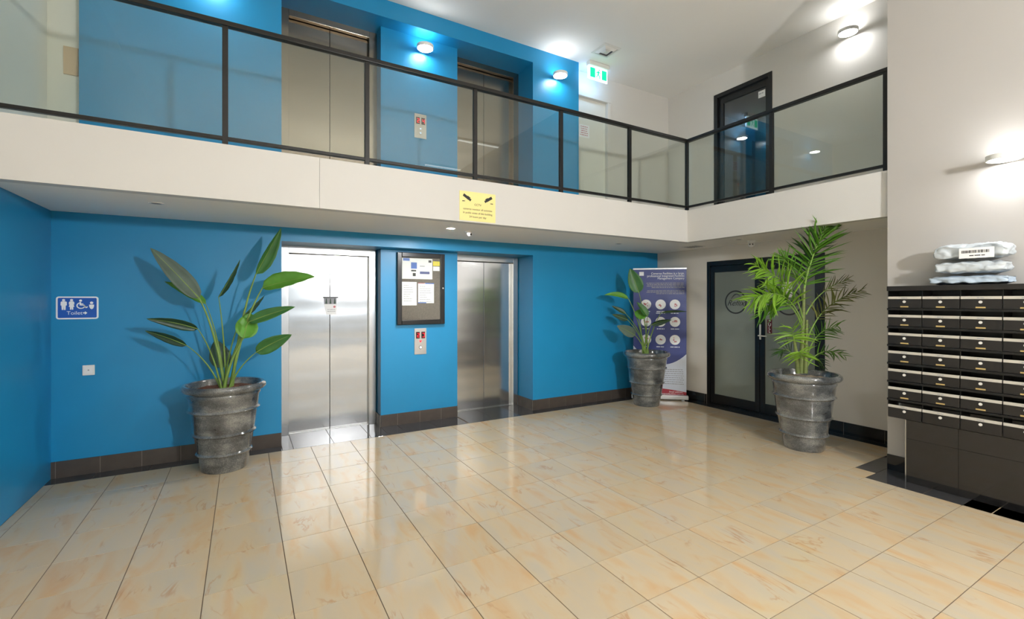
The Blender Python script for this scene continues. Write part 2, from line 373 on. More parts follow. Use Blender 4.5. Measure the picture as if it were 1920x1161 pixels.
# ================================================================== STRUCTURE
# floor slab (the grout level) and its tiles
floor = struct('floor', B(XL-0.1, 6.7, YBACK-0.1, 6.2, -0.12, -0.003), 'grout', 'cream polished stone tile floor of the lobby with thin brown joints', 'floor')
P_, X0, Y1 = 0.402, 0.217, 5.352
REG = [(XL, 5.9, 2.136, Y1), (XL, 4.95, 1.97, 2.136), (XL, 4.745, YBACK, 1.97)]
G = 0.0022
def tilemesh(wx, wy, m):
    me = bpy.data.meshes.new('tile'); e = 0.0004
    hx, hy = wx/2, wy/2
    v = [(-hx,-hy,-0.006),(hx,-hy,-0.006),(hx,hy,-0.006),(-hx,hy,-0.006),(-hx,-hy,-e),(hx,-hy,-e),(hx,hy,-e),(-hx,hy,-e),(-hx+e,-hy+e,0),(hx-e,-hy+e,0),(hx-e,hy-e,0),(-hx+e,hy-e,0)]
    f = [(0,1,5,4),(1,2,6,5),(2,3,7,6),(3,0,4,7),(4,5,9,8),(5,6,10,9),(6,7,11,10),(7,4,8,11),(8,9,10,11)]
    me.from_pydata(v, [], f); me.materials.append(M[m]); return me
cache = {}
rest = MB()
for i in range(-6, 16):
    xa, xb = X0 + P_*i, X0 + P_*(i+1)
    if i == 13: xb = 5.9
    if i > 13: continue
    for j in range(0, 32):
        yb, ya = Y1 - P_*j, Y1 - P_*(j+1)
        for (rx0, rx1, ry0, ry1) in (REG if xb > 4.745 and ya < 2.17 and yb > 1.5 else [(XL, 5.9, YBACK, Y1)]):
            if xa > 4.745 and yb <= 1.75: continue
            ax, bx, ay, by = max(xa, rx0)+G, min(xb, rx1)-G, max(ya, ry0)+G, min(yb, ry1)-G
            if bx - ax < 0.015 or by - ay < 0.015: continue
            cx, cy = (ax+bx)/2, (ay+by)/2
            d = depth_of(cx, cy); lat = abs(cx*math.cos(TH) - cy*math.sin(TH))
            if d > 1.95 and lat < 1.18*d + 0.25:
                key = (round(bx-ax, 4), round(by-ay, 4))
                if key not in cache: cache[key] = tilemesh(key[0], key[1], 'tile')
                newobj('tile', cache[key], (cx, cy, 0), floor)
            else: rest.box(ax, bx, ay, by, -0.006, 0)
o = obj('tiles_beyond_view', rest, 'tile', floor); o['kind'] = 'stuff'
# dark tiles: strip along the walls, lift recess, pillar base
DT = []
def strip_x(x0, x1, y0, y1, ph, p=0.402):
    x = ph - p * 20
    while x < x1:
        a, b = max(x, x0), min(x+p, x1)
        if b - a > 0.02: DT.append((a+G, b-G, y0+G, y1-G))
        x += p
strip_x(XL, 0.35, Y1, YW, 0.454); strip_x(3.55, XG, Y1, YW, 0.454)
strip_x(0.35, 1.46, Y1, YD+0.05, 0.454); strip_x(1.46, 2.48, Y1, YM, 0.454); strip_x(2.48, 3.55, Y1, YD+0.05, 0.454)
y = 2.136
while y < Y1 - 0.02: DT.append((5.9+G, XG-G, y+G, min(y+0.4, Y1)-G)); y += 0.4
DT += [(4.95+G, 5.36, 1.97+G, 2.136-G), (5.36+G, XG, 1.97+G, 2.136-G), (4.745+G, XP, 1.57+G, 1.97-G)]
y = 1.57
while y > -1.2: DT.append((4.745+G, XP, y-0.4+G, y-G)); y -= 0.4
for a, b, c, d in DT:
    key = ('d', round(b-a, 4), round(d-c, 4))
    if key not in cache: cache[key] = tilemesh(key[1], key[2], 'darkfloor')
    newobj('dark_tile', cache[key], ((a+b)/2, (c+d)/2, 0), floor)
rest = MB().box(4.745, XP, YBACK, -1.23, -0.006, 0); obj('dark_border_beyond_view', rest, 'darkfloor', floor)

# blue lift wall
wb = MB()
wb.box(XL, 0.35, YW, 6.15, 0, ZU); wb.box(-1.277, 0.35, YW, 6.15, ZU, ZC)
wb.box(3.55, XG, YW, 6.15, 0, ZU); wb.box(3.55, 4.37, YW, 6.15, ZU, ZC)
wb.box(0.35, 3.55, YW, 6.15, 2.2, ZU-0.02); wb.box(0.35, 3.55, YW, 6.15, 4.94, ZC)
wb.box(1.46, 2.48, YM, 6.15, 0, 2.2); wb.box(1.46, 2.48, YM, 6.15, ZU, 4.94)
wb.box(0.35, 3.55, 6.08, 6.15, 0, 2.2); wb.box(0.35, 3.55, 6.08, 6.15, ZU, 4.94)
struct('wall_back', wb, 'blue', 'bright blue painted wall with the lift recesses on both levels', 'wall')
struct('wall_back_left', B(XL-0.05, -1.277, 5.62, 6.15, ZU, ZC), 'cream', 'cream wall end left of the upper blue wall', 'wall')
# cream upper wall right of the blue, with a door opening
cw = MB(); cw.box(4.37, 4.47, 5.73, 6.15, ZU, ZC); cw.box(5.13, XGU+0.1, 5.73, 6.15, ZU, ZC); cw.box(4.47, 5.13, 5.73, 6.15, 4.77, ZC); cw.box(4.47, 5.13, 5.9, 6.15, ZU, 4.77)
struct('wall_back_right', cw, 'upgrey', 'off-white upper corner wall behind the exit sign', 'wall')
# lower grey wall with door opening
DY0, DY1, DZ = 2.925, 4.565, 2.14
gw = MB(); gw.box(XG, XG+0.15, DY1, YW, 0, ZS+0.2); gw.box(XG, XG+0.15, 1.7, DY0, 0, ZS+0.2); gw.box(XG, XG+0.15, DY0, DY1, DZ, ZS+0.2); gw.box(XG+0.13, XG+0.15, DY0, DY1, 0, DZ)
struct('wall_right_grey', gw, 'grey', 'warm grey wall holding the black double doors', 'wall')
UY0, UY1, UZ = 3.856, 4.80, 4.845
uw = MB(); uw.box(XGU, XGU+0.15, UY1, 5.73, ZU, ZC); uw.box(XGU, XGU+0.15, YBACK, UY0, ZU, ZC); uw.box(XGU, XGU+0.15, UY0, UY1, UZ, ZC)
struct('wall_right_upper', uw, 'upgrey', 'off-white upper level wall holding the black glass door', 'wall')
struct('wall_right', B(XP, XP+0.6, YBACK, 1.963, 0, ZC), 'white', 'white full-height pillar wall behind the letterboxes', 'wall')
struct('wall_left_front', B(XL-0.2, XL, YBACK, 4.199, 0, ZU), 'cream', 'cream lower side wall nearer the viewer, beyond the left edge', 'wall')
struct('wall_left', B(XL-0.2, XL, 4.2, 6.15, 0, ZU), 'blue', 'blue side wall at the left edge beside the toilet sign', 'wall')
struct('wall_left_upper', B(XL-0.25, XL-0.05, YBACK, 6.15, ZU, ZC), 'cream', 'cream upper side wall at the left edge', 'wall')
struct('ceiling', B(XL-0.3, XGU+0.2, YBACK-0.2, 6.2, ZC, ZC+0.1), 'ceil', 'smooth off-white ceiling above the upper level', 'ceiling')
# mezzanine
mz = MB(); mz.box(XL, XG+0.6, YB+0.1, YW+0.02, ZS, ZU-0.005); mz.box(XB+0.1, XG+0.6, 1.963, YB+0.1, ZS, ZU-0.005)
mz.box(3.6, XGU, YW, 5.75, ZU-0.1, ZU-0.005)
struct('floor_mezzanine', mz, 'soffit', 'mezzanine slab with warm white underside above the lifts', 'floor')
t1 = newobj('trim_1', None, (2.0, YB, ZS)); tag(t1, 'long white fascia band below the glass balustrade facing the lobby', 'fascia', kind='structure')
obj('fascia_panel', B(XL, 0.558, YB, YB+0.1, ZS-0.001, 2.78), 'fascia', t1); obj('fascia_panel', B(0.56, XB, YB, YB+0.1, ZS-0.001, 2.78), 'fascia', t1)
struct('trim_2', B(XB, XB+0.1, 1.963, YB+0.1, ZS-0.001, 2.78), 'fascia', 'white fascia band returning to the pillar above the double doors', 'fascia')

# skirting
def skirt(name, label, segs):
    r = newobj(name, None, segs[0]); tag(r, label, 'baseboard', kind='structure')
    for kind_, pts in segs[1:]:
        ax, (a0, a1, ph, p), (q0, q1) = pts
        e = 0.002; bk = B(a0, a1, q0+e, q1-e, 0.0, 0.143) if ax == 'x' else B(q0+e, q1-e, a0, a1, 0.0, 0.143)
        obj('skirting_backing', bk, 'dgrout', r)
        x = ph - p*30
        while x < a1:
            a, b = max(x, a0), min(x+p, a1)
            if b - a > 0.012:
                mb = B(a+0.002, b-0.002, q0, q1, 0.001, 0.145) if ax == 'x' else B(q0, q1, a+0.002, b-0.002, 0.001, 0.145)
                obj('skirting_tile', mb, kind_, r)
            x += p
skirt('baseboard_back', 'dark brown tile skirting along the blue lift wall', [((2, YW, 0)),
    ('skirt', ('x', (XL, 0.35, -1.13, 0.2995), (YW-0.012, YW))), ('skirt', ('x', (3.54, XG, 3.529, 0.2955), (YW-0.012, YW))),
    ('skirt', ('x', (1.46, 2.48, 1.666, 0.29), (YM-0.012, YM))), ('skirt', ('y', (YW, YF, 5.83, 0.3), (3.538, 3.55))), ('skirt', ('y', (YM, YF, 5.83, 0.3), (1.448, 1.46)))])
skirt('baseboard_right', 'black tile skirting along the grey wall beside the double doors', [((XG, 3, 0)),
    ('granite', ('y', (DY1, YW, 4.6, 0.4), (XG-0.014, XG))), ('granite', ('y', (1.7, DY0, 2.32, 0.4), (XG-0.014, XG)))])
skirt('baseboard_pillar', 'black tile skirting under the letterboxes on the pillar', [((XP, 1.9, 0)), ('granite', ('y', (1.745, 1.963, 1.963, 0.4), (XP-0.012, XP)))])

# shopfront behind the camera
bw = MB()
bw.box(XL-0.2, XP+0.1, YBACK-0.15, YBACK, 2.95, ZC); bw.box(XL-0.2, -1.15, YBACK-0.15, YBACK, 0, 2.95); bw.box(4.85, XP+0.1, YBACK-0.15, YBACK, 0, 2.95); bw.box(XP, XGU+0.3, YBACK-0.15, YBACK, 0, ZC)
struct('wall_front', bw, 'white', 'white wall around the entrance glazing behind the viewer', 'wall')
for i in range(4):
    xa, xb = -1.15 + 1.5*i, -1.15 + 1.5*(i+1)
    wn = newobj('window_%d' % (i+1), None, ((xa+xb)/2, YBACK-0.08, 0)); tag(wn, 'tall black-framed entrance window, %s from the left wall' % ('first','second','third','fourth')[i], 'window', kind='structure')
    fr = MB(); fr.box(xa, xa+0.05, YBACK-0.12, YBACK-0.04, 0, 2.95); fr.box(xb-0.05, xb, YBACK-0.12, YBACK-0.04, 0, 2.95)
    fr.box(xa, xb, YBACK-0.12, YBACK-0.04, 2.88, 2.95); fr.box(xa, xb, YBACK-0.12, YBACK-0.04, 0, 0.12); fr.box(xa, xb, YBACK-0.12, YBACK-0.04, 2.1, 2.2); fr.box(xa, xb, YBACK-0.12, YBACK-0.04, 0.95, 1.05)
    obj('window_frame', fr, 'black', wn); obj('pane', B(xa+0.05, xb-0.05, YBACK-0.085, YBACK-0.075, 0.12, 2.88), 'winglass', wn)
struct('ground', B(-40, 40, -60, YBACK-0.16, -0.16, -0.05), 'ground', 'grey street paving outside the entrance glazing', 'ground')

# ================================================================== LIFTS
def lift(n, x0, x1, dx0, dx1, z0, label):
    lm_ = 'steel_up' if z0 else 'steel'; fm_ = 'steel_up' if z0 else 'steelframe'
    r = newobj('door_%d' % n, None, ((x0+x1)/2, YF, z0)); tag(r, label, 'lift door', kind='structure')
    obj('door_jamb', B(x0, dx0, YF, YD+0.07, z0, z0+2.2), fm_, r, bev=0.002)
    obj('door_jamb', B(dx1, x1, YF, YD+0.07, z0, z0+2.2), fm_, r, bev=0.002)
    obj('door_header', B(dx0, dx1, YF, YD+0.07, z0+2.115, z0+2.199), fm_, r, bev=0.002)
    c = (dx0+dx1)/2
    obj('door_leaf', B(dx0+0.002, c-0.003, YD, YD+0.03, z0+0.008, z0+2.108), lm_, r, bev=0.0015)
    obj('door_leaf', B(c+0.003, dx1-0.002, YD, YD+0.03, z0+0.008, z0+2.108), lm_, r, bev=0.0015)
    obj('shaft_lining', B(dx0, dx1, YD+0.045, YD+0.07, z0, z0+2.115), 'darkvoid', r)
    obj('door_sill', B(dx0, dx1, YD-0.04, YD+0.04, z0+0.0002, z0+0.006), 'chrome', r)
lift(1, 0.37, 1.448, 0.452, 1.365, 0, 'left stainless steel lift doors on the ground floor with a small hanging notice')
lift(2, 2.48, 3.538, 2.552, 3.462, 0, 'right stainless steel lift doors on the ground floor beside the notice board')
lift(3, 0.36, 1.46, 0.452, 1.365, ZU, 'left bronze lift doors on the upper level, farther from the exit sign')
lift(4, 2.48, 3.55, 2.552, 3.462, ZU, 'right bronze lift doors on the upper level, nearer the exit sign')

def call_panel(z0, z1, two, label, grp):
    x0, x1 = 1.885, 2.045; zc = z0
    r = thing('lift_call_panel', label, 'call panel', ((x0+x1)/2, YM, z0), grp)
    obj('plate', B(x0, x1, YM-0.008, YM, z0, z1), 'steelplate', r, bev=0.003)
    R, U = (1,0,0), (0,0,1); h = z1 - z0; f = YM - 0.0085
    for k, xc in enumerate((x0+0.045, x1-0.045)):
        s = obj('display', B(xc-0.024, xc+0.024, f-0.002, f, z1-0.13, z1-0.045), 'screen', r)
        dg = MB()                                           # seven-segment digit
        on = ('abged', 'abcd')[k] if not two else ('abged', 'fgbc')[k]
        cx, cz, ww, hh, tt = xc+0.004, z1-0.088, 0.014, 0.026, 0.0055
        seg = {'a': (-ww, ww, hh-tt, hh), 'g': (-ww, ww, -tt/2, tt/2), 'd': (-ww, ww, -hh, -hh+tt), 'f': (-ww, -ww+tt, 0, hh), 'b': (ww-tt, ww, 0, hh), 'e': (-ww, -ww+tt, -hh, 0), 'c': (ww-tt, ww, -hh, 0)}
        for q in on:
            a, b, c, d = seg[q]; dg.box(cx+a, cx+b, f-0.004, f-0.002, cz+c, cz+d)
        obj('digit', dg, 'red_led', s)
    xm = (x0+x1)/2
    if two:
        for zb in (z0+0.12, z0+0.065):
            b = obj('button', MB().disc((xm, f, zb), (0,-1,0), 0.02, 0.006), 'chrome', r); obj('button_lamp', MB().disc((xm, f-0.0055, zb), (0,-1,0), 0.01, 0.002), 'blue_led', b)
    else:
        obj('down_arrow', poly2([(-0.02, 0.018), (0.0, -0.016), (0.02, 0.018), (0.006, 0.012), (-0.006, 0.012)], (xm, f, z0+0.165), R, U), 'red_led', r)
        b = obj('button', MB().disc((xm, f, z0+0.09), (0,-1,0), 0.024, 0.006), 'chrome', r); obj('button_lamp', MB().disc((xm, f-0.0055, z0+0.09), (0,-1,0), 0.013, 0.002), 'blue_led', b)
call_panel(0.868, 1.202, False, 'silver lift call panel with red digits below the notice board', 'lift call panels')
call_panel(3.645, 3.955, True, 'silver lift call panel with two buttons on the upper level', 'lift call panels')

# ================================================================== BALUSTRADE
bal = thing('balustrade', 'black-framed glass balustrade running along the mezzanine edge', 'balustrade', (2.0, YB, 2.78))
yb, xbr = YB+0.045, XB+0.045
zt, zb_ = 3.735, 2.835
pxs = [-1.44, -0.126, 0.962, 2.041, 3.122, 4.179, 5.245]; pys = [3.1, 2.005]
hr = MB()
obj('handrail', B(XL, xbr+0.03, yb-0.03, yb+0.03, zt-0.02, zt+0.02), 'rail', bal, bev=0.006)
obj('handrail', B(xbr-0.03, xbr+0.03, 1.965, yb+0.03, zt-0.0201, zt+0.0199), 'rail', bal, bev=0.006)
obj('bottom_rail', B(XL, xbr+0.015, yb-0.018, yb+0.018, zb_-0.014, zb_+0.014), 'rail', bal, bev=0.003)
obj('bottom_rail', B(xbr-0.018, xbr+0.018, 1.97, yb-0.018, zb_-0.0141, zb_+0.0139), 'rail', bal, bev=0.003)
for x in pxs: obj('post', B(x-0.02, x+0.02, yb-0.02, yb+0.02, 2.765, zt-0.015), 'rail', bal, bev=0.003)
for y in pys: obj('post', B(xbr-0.02, xbr+0.02, y-0.02, y+0.02, 2.765, zt-0.015), 'rail', bal, bev=0.003)
for a, b in zip(pxs[:-1], pxs[1:]): obj('glass_panel', B(a+0.018, b-0.018, yb-0.005, yb+0.005, zb_+0.01, zt-0.015), 'glass', bal)
for a, b in zip([yb]+pys[:-1], pys): obj('glass_panel', B(xbr-0.005, xbr+0.005, b+0.018, a-0.018, zb_+0.01, zt-0.015), 'glass', bal)

# ================================================================== DOORS
# black double doors, frosted glass
d5 = newobj('door_5', None, (XG, (DY0+DY1)/2, 0)); tag(d5, 'black framed double doors with frosted glass behind the palm', 'door', kind='structure')
fx0, fx1 = XG-0.004, XG+0.06
fr = MB(); fr.box(fx0, fx1, DY1-0.05, DY1, 0, DZ); fr.box(fx0, fx1, DY0, DY0+0.05, 0, DZ); fr.box(fx0, fx1, DY0+0.05, DY1-0.05, DZ-0.07, DZ)
obj('door_frame', fr, 'black', d5, bev=0.003)
obj('threshold', B(XG-0.002, fx1, DY0+0.05, DY1-0.05, 0.0, 0.035), 'black', d5)
mid = 3.745
for (a, b) in ((mid+0.004, DY1-0.055), (DY0+0.055, mid-0.004)):
    lx0, lx1 = XG+0.008, XG+0.05
    lf = newobj('door_leaf', None, (lx0, (a+b)/2, 0.04), d5)
    fm = MB(); z0, z1 = 0.04, DZ-0.075; st = 0.065
    fm.box(lx0, lx1, a, a+st, z0, z1); fm.box(lx0, lx1, b-st, b, z0, z1); fm.box(lx0, lx1, a+st, b-st, z0, z0+0.13); fm.box(lx0, lx1, a+st, b-st, z1-0.09, z1)
    obj('leaf_frame', fm, 'black', lf, bev=0.002)
    obj('pane', B(lx0+0.014, lx0+0.026, a+st, b-st, z0+0.13, z1-0.09), 'frost', lf)
R5, U5 = (0,-1,0), (0,0,1)
xf = XG+0.008+0.0135
for yc, zc, r0 in ((4.11, 1.535, 0.168), (3.365, 1.535, 0.168)):
    ring = MB(); n = 40; o1 = circ(0,0,r0,n); i1 = circ(0,0,r0-0.02,n); b0 = 0
    for i in range(n):
        j = (i+1) % n
        ring.prism([Vector((xf, yc - p[0], zc + p[1])) for p in (o1[i], o1[j], i1[j], i1[i])], (-0.0008,0,0))
    rg = obj('ring_emblem', ring, 'logo', d5)
    text('Reflix', 0.115, (xf, yc-0.0, zc-0.015), R5, (0,-0.12,1), 'logo', rg, shear=0.35)
    sw = MB(); pts = [Vector((xf, yc - (-0.07+0.14*t), zc + 0.045 + 0.07*math.sin(t*2.6))) for t in [k/10 for k in range(11)]]
    sw.tube(pts, [0.002+0.004*math.sin(math.pi*k/10) for k in range(11)], 5); obj('swash', sw, 'logo', rg)
ps = obj('pull_sign', B(xf-0.002, xf, 3.582, 3.647, 1.118, 1.306), 'pullred', d5)
for k, ch in enumerate('PULL'): text(ch, 0.055, (xf-0.0022, 3.6145, 1.278-0.0445*k), R5, U5, 'glyph', ps)
hd = obj('handle_plate', B(XG-0.004, XG+0.008, 3.722, 3.704+0.04, 1.03, 1.235), 'satin', d5, bev=0.002)
obj('lever', MB().tube([(XG-0.004, 3.728, 1.085), (XG-0.05, 3.728, 1.085), (XG-0.055, 3.71, 1.085), (XG-0.055, 3.61, 1.083)], 0.009, 10), 'satin', hd, smooth=True)
pp = obj('paper_notice', B(xf-0.0012, xf, 3.32, 3.44, 1.60, 1.80), 'paper', d5)
# upper black glass door
d6 = newobj('door_6', None, (XGU, (UY0+UY1)/2, ZU)); tag(d6, 'black framed glass door on the upper level right wall', 'door', kind='structure')
fr = MB(); fr.box(XGU-0.01, XGU+0.1, UY1-0.06, UY1, ZU, UZ); fr.box(XGU-0.01, XGU+0.1, UY0, UY0+0.06, ZU, UZ); fr.box(XGU-0.01, XGU+0.1, UY0+0.06, UY1-0.06, UZ-0.06, UZ)
obj('door_frame', fr, 'black', d6, bev=0.003)
lf = newobj('door_leaf', None, (XGU+0.03, (UY0+UY1)/2, ZU), d6)
fm = MB(); a, b, z0, z1 = UY0+0.065, UY1-0.065, ZU+0.02, UZ-0.065
fm.box(XGU+0.03, XGU+0.07, a, a+0.05, z0, z1); fm.box(XGU+0.03, XGU+0.07, b-0.08, b, z0, z1); fm.box(XGU+0.03, XGU+0.07, a+0.05, b-0.08, z0, z0+0.12); fm.box(XGU+0.03, XGU+0.07, a+0.05, b-0.08, z1-0.1, z1)
obj('leaf_frame', fm, 'black', lf, bev=0.002); obj('pane', B(XGU+0.045, XGU+0.055, a+0.05, b-0.08, z0+0.12, z1-0.1), 'darkglass', lf)
st = obj('sticker', B(XGU+0.0437, XGU+0.0447, UY0+0.13, UY0+0.235, UZ-0.30, UZ-0.20), 'paper', lf)
dashes((XGU+0.0434, UY0+0.222, UZ-0.24), R5, U5, 0.07, 0.012, 'softink', st)
# cream door by the exit sign
d7 = newobj('door_7', None, (4.8, 5.73, ZU)); tag(d7, 'off-white door with a red-lettered notice under the exit sign', 'door', kind='structure')
fr = MB(); fr.box(4.43, 4.49, 5.70, 5.80, ZU, 4.759); fr.box(5.10, 5.17, 5.70, 5.80, ZU, 4.759); fr.box(4.43, 5.17, 5.70, 5.80, 4.76, 4.83)
obj('architrave', fr, 'upgrey', d7, bev=0.004)
obj('door_leaf', B(4.489, 5.101, 5.765, 5.805, ZU+0.01, 4.761), 'cream', d7, bev=0.002)
nt = obj('notice', B(4.56, 4.77, 5.7635, 5.7645, 4.14, 4.34), 'paper', d7)
for k in range(5): dashes((4.58, 5.7632, 4.31-0.033*k), (1,0,0), (0,0,1), 0.17, 0.012, 'redicon', nt, 'C', fill=random.uniform(.6,.98))

# ================================================================== SIGNS ON THE BLUE WALL AND FASCIA
R, U = (1,0,0), (0,0,1)
# toilet sign
sx0, sx1, sz0, sz1 = -1.428, -1.143, 1.396, 1.598
ts = thing('toilet_sign', 'blue toilet sign with white pictograms on the blue wall', 'sign', ((sx0+sx1)/2, YW, sz0))
def rrect(x0, x1, z0, z1, r, n=6):
    pts = []
    for cx, cz, a0 in ((x1-r, z1-r, 0), (x0+r, z1-r, 90), (x0+r, z0+r, 180), (x1-r, z0+r, 270)):
        for k in range(n+1): a = math.radians(a0+90*k/n); pts.append((cx+r*math.cos(a), cz+r*math.sin(a)))
    return pts
def flat(pts, y, th=0.0008): return MB().prism([Vector((a, y, b)) for a, b in pts], (0, -th, 0))
obj('plate', flat(rrect(sx0, sx1, sz0, sz1, 0.02), YW, 0.004), 'glyph', ts)
obj('field', flat(rrect(sx0+0.012, sx1-0.012, sz0+0.012, sz1-0.012, 0.01), YW-0.0041, 0.0006), 'signblue', ts)
W_, H_ = sx1-sx0, sz1-sz0
def S(px, py): return (sx0 + (px-190)/1410*W_, sz1 - (py-200)/750*H_)   # positions on the plate
ys = YW-0.0049
def man(cx, dress):
    k = []
    k.append(circ(*S(cx, 320), 0.0105, 16))
    if not dress: k.append([S(cx-95,380),S(cx-60,360),S(cx+60,360),S(cx+105,380),S(cx+105,490),S(cx+70,500),S(cx+65,640),S(cx+8,640),S(cx,520),S(cx-8,640),S(cx-60,640),S(cx-70,500),S(cx-100,490)])
    else: k.append([S(cx-90,390),S(cx-55,360),S(cx+55,360),S(cx+90,390),S(cx+90,470),S(cx+62,450),S(cx+95,540),S(cx+55,545),S(cx+55,635),S(cx+8,635),S(cx,550),S(cx-8,635),S(cx-55,635),S(cx-55,545),S(cx-95,540),S(cx-62,450),S(cx-90,470)])
    mb = MB()
    for p in k: mb.prism([Vector((a, ys, b)) for a, b in p], (0, -0.0006, 0))
    return mb
obj('man_pictogram', man(440, False), 'glyph', ts); obj('woman_pictogram', man(700, True), 'glyph', ts)
wc = MB(); wc.prism([Vector((a, ys, b)) for a, b in circ(*S(998, 335), 0.010, 16)], (0,-0.0006,0))
n = 24; ro, ri = 0.031, 0.022; cx, cz = S(1010, 500)
aa = [math.radians(110+ (250)*i/n) for i in range(n+1)]
for i in range(n): wc.prism([Vector((cx+q*math.cos(t), ys, cz+q*0.95*math.sin(t))) for q, t in ((ro,aa[i]),(ro,aa[i+1]),(ri,aa[i+1]),(ri,aa[i]))], (0,-0.0006,0))
for p in ([S(960,385),S(1010,385),S(1020,430),S(1090,430),S(1090,460),S(1015,465),S(1015,495),S(965,495)], [S(1010,470),S(1120,470),S(1190,545),S(1230,525),S(1240,560),S(1175,590),S(1095,500),S(1010,500)]):
    wc.prism([Vector((a, ys, b)) for a, b in p], (0,-0.0006,0))
obj('wheelchair_pictogram', wc, 'glyph', ts)
bb = MB(); bb.prism([Vector((a, ys, b)) for a, b in circ(*S(1368, 410), 0.0115, 16)], (0,-0.0006,0)); bb.prism([Vector((a, ys, b)) for a, b in [S(1285,470),S(1450,470),S(1450,530),S(1420,600),S(1370,625),S(1320,600),S(1285,530)]], (0,-0.0006,0))
obj('baby_pictogram', bb, 'glyph', ts)
text('Toilet', 0.044, (*[S(800,750)[0], ys], S(800,750)[1]), R, U, 'glyph', ts)
obj('arrow', flat([S(1080,725),S(1140,725),S(1140,690),S(1225,745),S(1140,805),S(1140,765),S(1080,765)], ys, 0.0006), 'glyph', ts)
# power outlet
po = thing('power_outlet', 'small white power outlet low on the blue wall', 'power outlet', (-1.21, YW, 0.888))
obj('plate', B(-1.253, -1.168, YW-0.01, YW, 0.888, 0.980), 'white_pl', po, bev=0.004)
obj('insert', B(-1.24, -1.181, YW-0.0125, YW-0.0102, 0.905, 0.963), 'paper', po); obj('socket', MB().disc((-1.21, YW-0.0126, 0.935), (0,-1,0), 0.006, 0.001, 10), 'softink', po)
# tan panel upstairs
tp = obj('wall_plate', B(-1.40, -1.30, 5.605, 5.62, 3.60, 3.85), 'tan', base=True); tag(tp, 'tan square panel on the cream wall end upstairs', 'wall panel')
# notice board
nx0, nx1, nz0, nz1 = 1.655, 2.285, 1.253, 2.165
nb = thing('notice_board', 'black framed glazed notice board between the lift doors', 'notice board', ((nx0+nx1)/2, YM, nz0))
fw = 0.058; yfB = YM-0.045
fr = MB(); fr.box(nx0, nx0+fw, yfB, YM, nz0, nz1); fr.box(nx1-fw, nx1, yfB, YM, nz0, nz1); fr.box(nx0+fw, nx1-fw, yfB, YM, nz0, nz0+fw); fr.box(nx0+fw, nx1-fw, yfB, YM, nz1-fw, nz1)
obj('frame', fr, 'black', nb, bev=0.006)
obj('felt_panel', B(nx0+fw-0.002, nx1-fw+0.002, YM-0.012, YM-0.0005, nz0+fw-0.002, nz1-fw+0.002), 'cork', nb)
obj('glass_door', B(nx0+fw-0.002, nx1-fw+0.002, YM-0.038, YM-0.034, nz0+fw-0.002, nz1-fw+0.002), 'boardglass', nb)
obj('lock', MB().disc((nx1-0.028, yfB, 1.72), (0,-1,0), 0.011, 0.006, 14), 'chrome', nb)
yp = YM-0.0135
def sheet(name, x0, x1, z0, z1, m='paper'): return obj(name, B(x0, x1, yp, yp+0.001, z0, z1), m, nb)
p1 = sheet('poster', 1.722, 2.123, 1.834, 2.098)
def blk(x0, x1, z0, z1, m, par, name='print_block'): return obj(name, B(x0, x1, yp-0.0007, yp-0.0001, z0, z1), m, par)
blk(1.735, 1.82, 2.062, 2.096, 'signblue', p1); blk(1.838, 1.915, 1.965, 2.045, 'signblue', p1); blk(1.955, 2.085, 1.90, 1.932, 'bnavy', p1); blk(1.84, 1.905, 1.93, 1.95, 'ink', p1); blk(1.86, 1.90, 1.87, 1.91, 'ink', p1); blk(2.07, 2.11, 2.05, 2.08, 'ink', p1); blk(1.955, 2.02, 1.995, 2.005, 'softink', p1)
for x0, x1, z0, z1 in ((1.722, 1.913, 1.497, 1.796), (1.931, 2.145, 1.525, 1.786)):
    p = sheet('letter_sheet', x0, x1, z0, z1)
    for k in range(8): dashes((x0+0.02, yp-0.0002, z1-0.045-0.028*k), R, U, x1-x0-0.04, 0.006, 'softink', p, fill=random.uniform(.4,1))
    if x0 > 1.92: blk(x1-0.12, x1, z1-0.012, z1, 'signblue', p); blk(x0, x0+0.11, z0, z0+0.012, 'signblue', p); blk(x0, x0+0.09, z1-0.008, z1, 'bred', p)
yn = sheet('yellow_note', 2.133, 2.223, 2.012, 2.07, 'ynote'); sheet('white_card', 2.133, 2.223, 1.945, 2.003)
for k in range(3): dashes((2.142, yp-0.0002, 2.056-0.014*k), R, U, 0.07, 0.005, 'brass', yn)
# small notice hanging on the left lift
hn = thing('lift_notice', 'small printed notice hanging from a dark strip on the left lift door', 'notice', (0.92, YD, 1.39))
obj('strip', B(0.83, 1.005, YD-0.006, YD-0.0002, 1.590, 1.606), 'black', hn)
obj('sheet', MB().prism([Vector((a, YD-0.0015, b)) for a, b in ((0.84,1.592),(0.985,1.592),(0.985,1.388),(0.868,1.388),(0.845,1.50))], (0,-0.001,0)), 'paper', hn)
sh = MB().prism([Vector((a, YD-0.0027, b)) for a, b in ((0.84,1.590),(0.985,1.590),(0.983,1.517),(0.843,1.517))], (0,-0.0005,0)); obj('photo_print', sh, 'softink', hn)
tr = MB()
for a in (0.868, 0.915, 0.965): tr.prism([Vector((a-0.012, YD-0.0033, 1.52)), Vector((a+0.012, YD-0.0033, 1.52)), Vector((a+0.004, YD-0.0033, 1.585)), Vector((a-0.004, YD-0.0033, 1.585))], (0,-0.0004,0))
obj('tree_print', tr, 'leafd', hn)
obj('red_stamp', MB().disc((0.962, YD-0.0027, 1.483), (0,-1,0), 0.014, 0.0006, 16), 'redicon', hn)
for k in range(2): dashes((0.88, YD-0.0028, 1.45-0.022*k), R, U, 0.09, 0.006, 'softink', hn)
